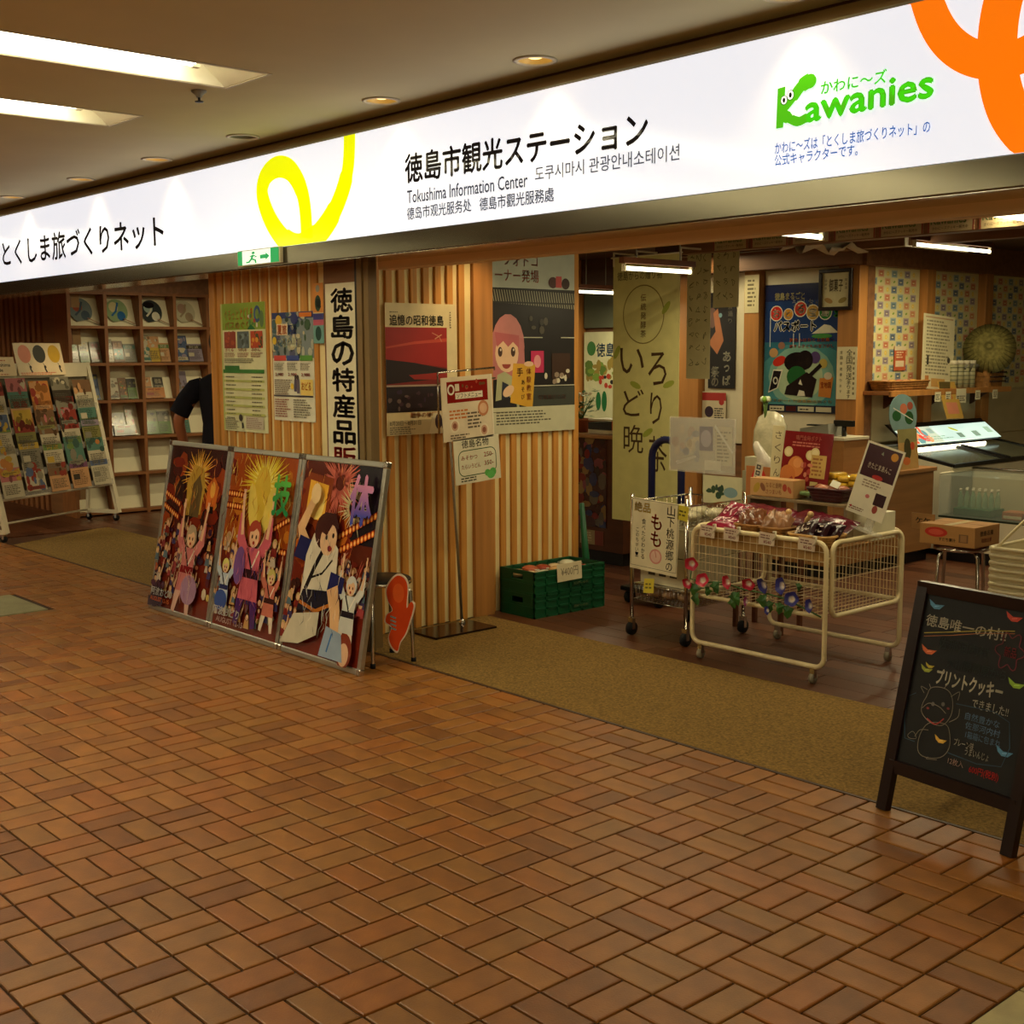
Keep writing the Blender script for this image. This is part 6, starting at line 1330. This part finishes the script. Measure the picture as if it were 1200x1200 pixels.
pillow('pink_bag', 'pinkish red snack bag with white letters at the cart left rear', (-4.13, 1.42, GZ+.085), .22, .16, .05, (150, 34, 60), rot=(rad(40), rad(6), rad(-6)), txt='さくさく')
wbasket('round_tray', 'round shallow wicker tray at the left front corner of the cart', (-4.10, 1.29, GZ), .22, .15, .035, m_wicker, 1.2)
pillow('pink_bag', 'pinkish red snack bag with white letters in the round wicker tray', (-4.10, 1.29, GZ+.055), .19, .13, .045, (146, 30, 56), rot=(rad(16), 0, rad(4)), txt='ぽてと')
for k, (x, nm) in enumerate(((-3.93, 'left of the two'), (-3.775, 'right of the two'))):
    wbasket('brown_basket', f'small brown wicker basket with crinkly packet on the cart front, {nm}', (x, 1.29, GZ+.01), .15, .14, .06, m_wicker, 1.3)
    pillow('crinkly_packet', f'crinkly clear brown packet in a brown wicker basket, {nm}', (x, 1.29, GZ+.09), .14, .13, .08, ((170, 120, 80) if k else (130, 78, 44)), rot=(rad(30), rad(10 if k else -14), rad(20)))
for k, (x, nm) in enumerate(((-3.79, 'beside the crinkly packets'), (-3.66, 'above the square basket'))):
    b = MB().tint((206, 170, 110)).tube([(0, 0, 0), (.01, .0, .04), (.03, 0, .06)], .012, 8).ball((.03, 0, .065), .017, 10); o = b.build('clip_figure', m_paint, None, (x, 1.36, GZ+.075)); tag(o, f'small tan knob shaped clip {nm}', 'clip')
wbasket('square_basket', 'light wooden square basket of dark packets at the cart right front', (-3.555, 1.31, GZ), .24, .19, .055, mat('pale_wicker', (196, 150, 84), .6, var=.2, scale=30, bump=.3), 1.15)
for k in range(3): pillow('dark_packet', 'dark brown snack packet with white letters in the square basket, '+['front one', 'middle one', 'rear one'][k], (-3.61+k*.055, 1.29+.02*k, GZ+.07), .16, .11, .03, (44, 18, 24), rot=(rad(50), rad(-20+12*k), rad(-10)), txt='あんこ' if k < 2 else None, tcol=(220, 206, 190), group='dark packets in the square basket')
for k, (x, nm) in enumerate(((-4.175, 'leftmost'), (-4.02, 'second from left'), (-3.80, 'third from left, white clip'), (-3.565, 'rightmost'))):
    P = Print(.095, .062, (224, 204, 180), .002); P.lines(.01, .03, .07, .025, 2, (130, 90, 80)); P.text('¥540', .03, .008, .045, .016, (170, 60, 60), .02)
    o = P.build('price_tag', m_print, (x, CY0-.018, TZ-.040), (1, 0, -.05)); tag(o, 'small cream price tag on the cart front rail, '+nm, 'price tag', 'price tags on the cart rail')
    MB().tube([(.085, .03, .001), (.10, .05, .002), (.098, .075, .002), (.085, .07, .002)], .006, 6).build('clip', m_white, o)
# morning glory garland
gar = thing('flower_garland', 'garland of red and blue artificial morning glories along the cart front', 'garland', (0, CY0-.025, 0))
MB().tube(spl([(-4.22, 0, .50), (-4.23, 0, .42), (-4.15, 0, .40), (-4.02, 0, .42), (-3.88, 0, .40), (-3.75, 0, .40), (-3.63, 0, .39), (-3.52, 0, .36), (-3.42, 0, .33)], 4) if False else [(-4.22, 0, .50), (-4.23, 0, .42), (-4.15, 0, .41), (-4.02, 0, .43), (-3.88, 0, .41), (-3.75, 0, .41), (-3.63, 0, .40), (-3.52, 0, .37), (-3.42, 0, .34)], .004, 6).build('vine', m_leaf, gar)
FLW = [(-4.21, .505, .036, 'r', 'red'), (-4.235, .40, .030, 'r', 'red'), (-4.135, .425, .036, 'r', 'red'), (-3.97, .44, .036, 'r', 'red'), (-3.84, .45, .034, 'r', 'red'), (-3.85, .355, .024, 'p', 'purple'), (-3.745, .455, .040, 'b', 'blue'), (-3.635, .465, .042, 'b', 'blue'), (-3.58, .405, .036, 'b', 'blue'), (-3.47, .39, .034, 'b', 'blue'), (-3.72, .33, .022, 'b', 'dark blue')]
for x, z, r_, k, nm in FLW:
    cc = {'r': (190, 30, 60), 'b': (44, 44, 130), 'p': (120, 20, 80)}[k]; b = MB(); n = 20; tx, tz_ = R.uniform(-.5, .5), R.uniform(-.4, .4)
    rings = [(0, .008, (230, 200, 150)), (.3, .004, (226, 214, 200)), (.55, -.006, cc), (1, -.014, cc)]
    V = []; C_ = []
    for q, d_, c_ in rings:
        for i in range(n): a_ = 2*math.pi*i/n; rr_ = r_*max(q, .02)*(1+.08*math.cos(5*a_)*q); V.append(Vector((rr_*math.cos(a_), d_*r_/.036, rr_*math.sin(a_)))); C_.append((*lin(c_), 1))
    F = [(j*n+i, (j+1)*n+i, (j+1)*n+(i+1) % n, j*n+(i+1) % n) for j in range(3) for i in range(n)]
    T = Matrix.Translation((x, -.012, z)) @ Matrix.Rotation(tx, 4, 'Z') @ Matrix.Rotation(tz_, 4, 'X')
    b._add([T @ v for v in V], F, True); b.c = C_
    o = b.build('flower', m_paint, gar); o['label'] = f'{nm} morning glory blossom'
for x, z, s_ in ((-4.20, .37, .05), (-4.19, .32, .05), (-4.06, .40, .05), (-3.93, .36, .055), (-3.95, .33, .04), (-3.76, .37, .055), (-3.72, .35, .045), (-3.66, .35, .045), (-3.61, .34, .05), (-4.11, .37, .035), (-3.55, .47, .03)):
    b = MB(); a_ = R.uniform(-.6, .6); pts = [(0, .5), (.25, .35), (.55, .3), (.35, 0), (.3, -.3), (0, -.6), (-.3, -.3), (-.35, 0), (-.55, .3), (-.25, .35)]
    s_ *= 1.3; V = [(x+s_*(p*math.cos(a_)-q*math.sin(a_)), R.uniform(-.008, .002), z+s_*(p*math.sin(a_)+q*math.cos(a_))) for p, q in pts]+[(x, -.014, z)]; b._add(V, [(i, (i+1) % 10, 10) for i in range(10)]); b.build('leaf', m_leaf, gar)

# ================================================================== RIGHT SIDE
round_stool('metal_stool', 'round chrome legged stool carrying the cardboard carton', (-3.86, 3.26, 0), .425, .155, m_counterdk, m_chrome, rad(20))
t = thing('cardboard_carton', 'flat cardboard carton with red oval print on the metal stool', 'carton', (-4.05, 3.10, .43))
MB().box(0, .36, 0, .30, 0, .125, bev=.003).build('body', m_card, t)
MB().box(.155, .205, -.001, .301, .1251, .1262).build('tape', mat('tape', (190, 160, 90), .3), t); MB().box(0, .36, .148, .152, .1252, .1258).build('flap_seam', m_dark, t)
P = Print(.34, .11, (168, 122, 70), .001, .0001); P.ell(.10, .07, .075, .030, (176, 44, 34)); P.ell(.10, .07, .05, .018, (196, 80, 60)); P.text('すだち果汁', .12, .018, .11, .022, INK, .02); P.rect(.25, .02, .06, .05, (110, 80, 56)); P.rect(.26, .025, .04, .04, (150, 110, 70)); P.build('print_face', m_print, (.01, -.0005, .008), (1, 0, 0), (0, 0, 1), t)
P = Print(.28, .11, (160, 114, 64), .001, .0001); P.text('徳島名産', .05, .06, .16, .03, (60, 44, 34), .02); P.text('取扱注意', .07, .02, .12, .025, (140, 50, 40), .02); P.build('print_face', m_print, (.3605, .01, .008), (0, 1, 0), (0, 0, 1), t)
o = MB().tint((150, 110, 66)).box(0, .16, 0, .004, 0, .10).build('lettered_flap', m_paint, None, (-4.18, 3.22, .495)); tag(o, 'brown cardboard flap with brush lettering leaning behind the carton', 'flap')
P = Print(.14, .05, (150, 110, 66), .001); P.text('ケケ', .02, .008, .10, .036, (30, 22, 20), .02); P.build('print_face', m_print, (.01, -.001, .03), (1, 0, 0), (0, 0, 1), o)
# stacked shopping baskets
BX, BY = -2.57, 1.12
o = MB().tint((120, 100, 70)).box(0, .46, 0, .30, 0, .30).build('basket_stand', m_paint, None, (BX+.02, BY+.01, 0)); tag(o, 'plain low stand carrying the stacked shopping baskets', 'stand')
for k in range(10):
    z = .305+k*.030; last = k == 9
    t = thing('shopping_basket', 'cream shopping basket, '+['lowest of the stack', 'second from the bottom of the stack', 'third from the bottom of the stack', 'fourth from the bottom of the stack', 'fifth from the bottom of the stack', 'fifth from the top of the stack', 'fourth from the top of the stack', 'third from the top of the stack', 'second from the top of the stack', 'topmost, with folded handles'][k]+' at the right edge', 'basket', (BX, BY, z), group='stacked shopping baskets')
    W, D, H = .50, .34, .20; b = MB()
    V = []
    for q, zz in ((.06, 0), (0.0, H), (.008, H), (.066, .01)):
        V += [(x, y, zz) for x, y in ((q, q), (W-q, q), (W-q, D-q), (q, D-q))]
    F = [(3, 2, 1, 0), (12, 13, 14, 15)]
    for j in range(3): F += [(j*4+i, j*4+(i+1) % 4, (j+1)*4+(i+1) % 4, (j+1)*4+i) for i in range(4)]
    b._add(V, F); b.build('body', m_basketp, t)
    b = MB().tube([(x, y, H) for x, y in rounded(0, W, 0, D, .03, 3)], .009, 8, True); b.build('rim', m_basketp, t)
    if last:
        for yy in (.0, D):
            MB().tube([(.03, yy, H), (.06, D/2, H+.10), (.16, D/2+(.02 if yy else -.02), H+.17), (.34, D/2+(.02 if yy else -.02), H+.17), (.44, D/2, H+.10), (.47, yy, H)], .006, 8).build('handle', m_cream, t)
t = thing('hook_sign', 'small hanging sign with chrome hook above the stacked shopping baskets', 'sign', (-2.41, 1.27, .84))
MB().tube([(0, 0, -.06), (0, 0, .12), (.015, 0, .14), (-.03, 0, .19), (-.02, 0, .21)], .004, 6).build('hook', m_chrome, t)
MB().box(-.01, .19, .0, .006, .22, .36).build('board', mat('sign_green', (60, 84, 64), .5), t); MB().box(-.016, .19, -.004, .0, .28, .31).build('clip', m_black, t)

# ---- chalkboard A-frame
t = thing('chalkboard_sign', 'black wooden A-frame chalkboard with Japanese chalk lettering at the right front', 'chalkboard', (-2.315, -.045, 0), rad(-8.2))
BWd, BH, LEAN = .50, .785, .235
def bp(x, z, d=0): return (x, z*LEAN-d, z)
for x in (0.0, BWd): MB().bar(bp(x, 0), bp(x, BH), .042, .03, (0, 1, 0)).build('leg', m_frame, t)
MB().bar(bp(-.02, BH-.012), bp(BWd+.02, BH-.012), .03, .04, (0, 0, 1)).build('top_rail', m_frame, t)
MB().bar(bp(0, .155), bp(BWd, .155), .028, .045, (0, 0, 1)).build('bottom_rail', m_frame, t)
for x in (0.03, BWd-.03):
    MB().bar((x, BH*LEAN+.012, BH-.03), (x, BH*LEAN+.30, 0), .035, .022, (0, 1, 0)).build('rear_leg', m_frame, t)
MB().bar((.03, BH*LEAN+.235, .2), (BWd-.03, BH*LEAN+.235, .2), .02, .03).build('rear_rail', m_frame, t)
bw, bh = BWd-.042, BH-.155-.045
MB().hexa([bp(.021, .178, -.008), bp(BWd-.021, .178, -.008), bp(BWd-.021, .178, .002), bp(.021, .178, .002), bp(.021, BH-.03, -.008), bp(BWd-.021, BH-.03, -.008), bp(BWd-.021, BH-.03, .002), bp(.021, BH-.03, .002)]).build('backing', m_board, t)
P = Print(bw, bh*1.02, (12, 14, 16), .002, .00008)
CW = (220, 214, 190)
def cx2(px, py_):          # drawing grid of the lettering -> position on the board
    s_ = .5
    for _ in range(6):
        t_ = (py_-(687+25*s_))/(201+14*s_); xl, xr = 1090-31.5*t_, 1232-47*t_; s_ = (px-xl)/(xr-xl)
    return s_*bw, (1-t_)*bh*1.02
def ct(txt, x0, x1, yb, yt, col, bold=0):
    xm = (x0+x1)/2; a_ = cx2(x0, (yb+yt)/2); b_ = cx2(x1, (yb+yt)/2); lo = cx2(x0, yb); hi = cx2(x0, yt); P.text(txt, a_[0], lo[1], b_[0]-a_[0], hi[1]-lo[1], col, bold)
ct('徳島唯一の村!!', 1089, 1190, 727, 713, CW, .012)
P.stroke([cx2(1087, 736), cx2(1120, 735), cx2(1160, 733), cx2(1196, 733)], .003, (190, 170, 60)); P.stroke([cx2(1087, 740), cx2(1120, 739), cx2(1160, 736), cx2(1196, 736)], .002, (200, 120, 60))
ct('佐那河内村', 1106, 1168, 754, 741, (50, 64, 60), .004); ct('大川原高原から', 1116, 1188, 777, 764, (46, 60, 58), .004)
ct('プリントクッキー', 1104, 1184, 797, 778, CW, .03); ct('できました!!', 1146, 1188, 824, 813, CW, .008)
for yy, tx_ in ((838, '自然豊かな'), (849, '佐那河内村'), (860, '1箱箱に包まれ')): ct(tx_, 1138, 1178, yy, yy-9, (90, 120, 150), .0)
ct('プレーン味', 1125, 1148, 869, 860, CW, .005); ct('うまいんじょ', 1137, 1164, 880, 871, CW, .005); ct('12枚入', 1118, 1136, 891, 883, (226, 190, 170), .005); ct('600円(税別)', 1141, 1174, 902, 891, (206, 40, 34), .02)
def bird(px_, py_, col, s_=1, rev=1):
    a_ = cx2(px_, py_); q = .028*s_
    P.poly([(a_[0]-q*rev*1.2, a_[1]+q*.7), (a_[0]-q*.2*rev, a_[1]+q*.15), (a_[0]+q*rev*1.1, a_[1]+q*.25), (a_[0]+q*.5*rev, a_[1]-q*.35), (a_[0]-q*.3*rev, a_[1]-q*.4), (a_[0]-q*.9*rev, a_[1])], col)
    P.stroke([(a_[0]-q*.3, a_[1]-q*.1), (a_[0]+q*.4*rev, a_[1]+q*.05)], .002, tuple(min(255, v+60) for v in col))
bird(1102, 704, (90, 150, 190)); bird(1094, 758, (222, 110, 60)); bird(1092, 780, (170, 180, 60), .8); bird(1096, 776, (214, 190, 50), .6); bird(1196, 718, (206, 70, 50)); bird(1196, 796, (150, 190, 60)); bird(1180, 876, (90, 150, 190)); bird(1110, 864, (220, 170, 60), .8)
a_ = cx2(1190, 757); pts = [(a_[0]+.045*(1+.22*math.cos(6*rad(k)))*math.cos(rad(k)), a_[1]+.055*(1+.22*math.cos(6*rad(k)))*math.sin(rad(k))) for k in range(0, 360, 8)]; P.stroke(pts, .0035, (120, 36, 50), True); P.text('新品', a_[0]-.02, a_[1]-.02, .045, .035, (150, 40, 50), .01)
P.stroke([cx2(x, y) for x, y in ((1080, 808), (1070, 812), (1067, 840), (1068, 862), (1080, 866))], .003, (50, 80, 100)); P.stroke([cx2(x, y) for x, y in ((1128, 820), (1170, 828), (1187, 840), (1186, 870), (1176, 892), (1150, 890), (1118, 878))], .003, (50, 80, 100), False)
CG = (150, 140, 120)
def cow(pts, col=CG, w_=.0022, closed=True): P.stroke(spl([cx2(x, y) for x, y in pts], 4, closed), w_, col, closed)
cow([(1093, 812), (1098, 802), (1110, 801), (1120, 806), (1124, 818), (1122, 834), (1112, 846), (1098, 843), (1088, 832), (1088, 822)]); cow([(1088, 826), (1096, 820), (1108, 824), (1116, 832)], closed=False); cow([(1094, 804), (1086, 800), (1090, 808)], closed=False); cow([(1122, 812), (1132, 806), (1130, 816)], closed=False); cow([(1098, 802), (1096, 797)], closed=False); cow([(1114, 802), (1118, 797)], closed=False)
cow([(1096, 844), (1086, 858), (1084, 876), (1092, 884), (1110, 884), (1120, 872), (1120, 852), (1114, 844)]); cow([(1120, 842), (1130, 836), (1132, 826)], closed=False); cow([(1096, 852), (1086, 852), (1080, 860)], closed=False); cow([(1094, 838), (1104, 845), (1114, 838)], (190, 60, 60), .004, False); cow([(1096, 884), (1094, 886), (1106, 887)], closed=False)
for ex in (1101, 1113): q = cx2(ex, 821); P.ell(q[0], q[1], .007, .007, (110, 106, 100))
for ex in (1095, 1119): q = cx2(ex, 826); P.ell(q[0], q[1], .006, .004, (150, 60, 60))
cow([(1072, 858), (1078, 854), (1082, 862), (1074, 862)], (140, 130, 110), .002, True)
P.build('board', mat('chalk_print', (255, 255, 255), .65, var=.2, scale=14, attr=True), bp(.021, .178, .0025), (1, 0, 0), (0, LEAN, 1), t)
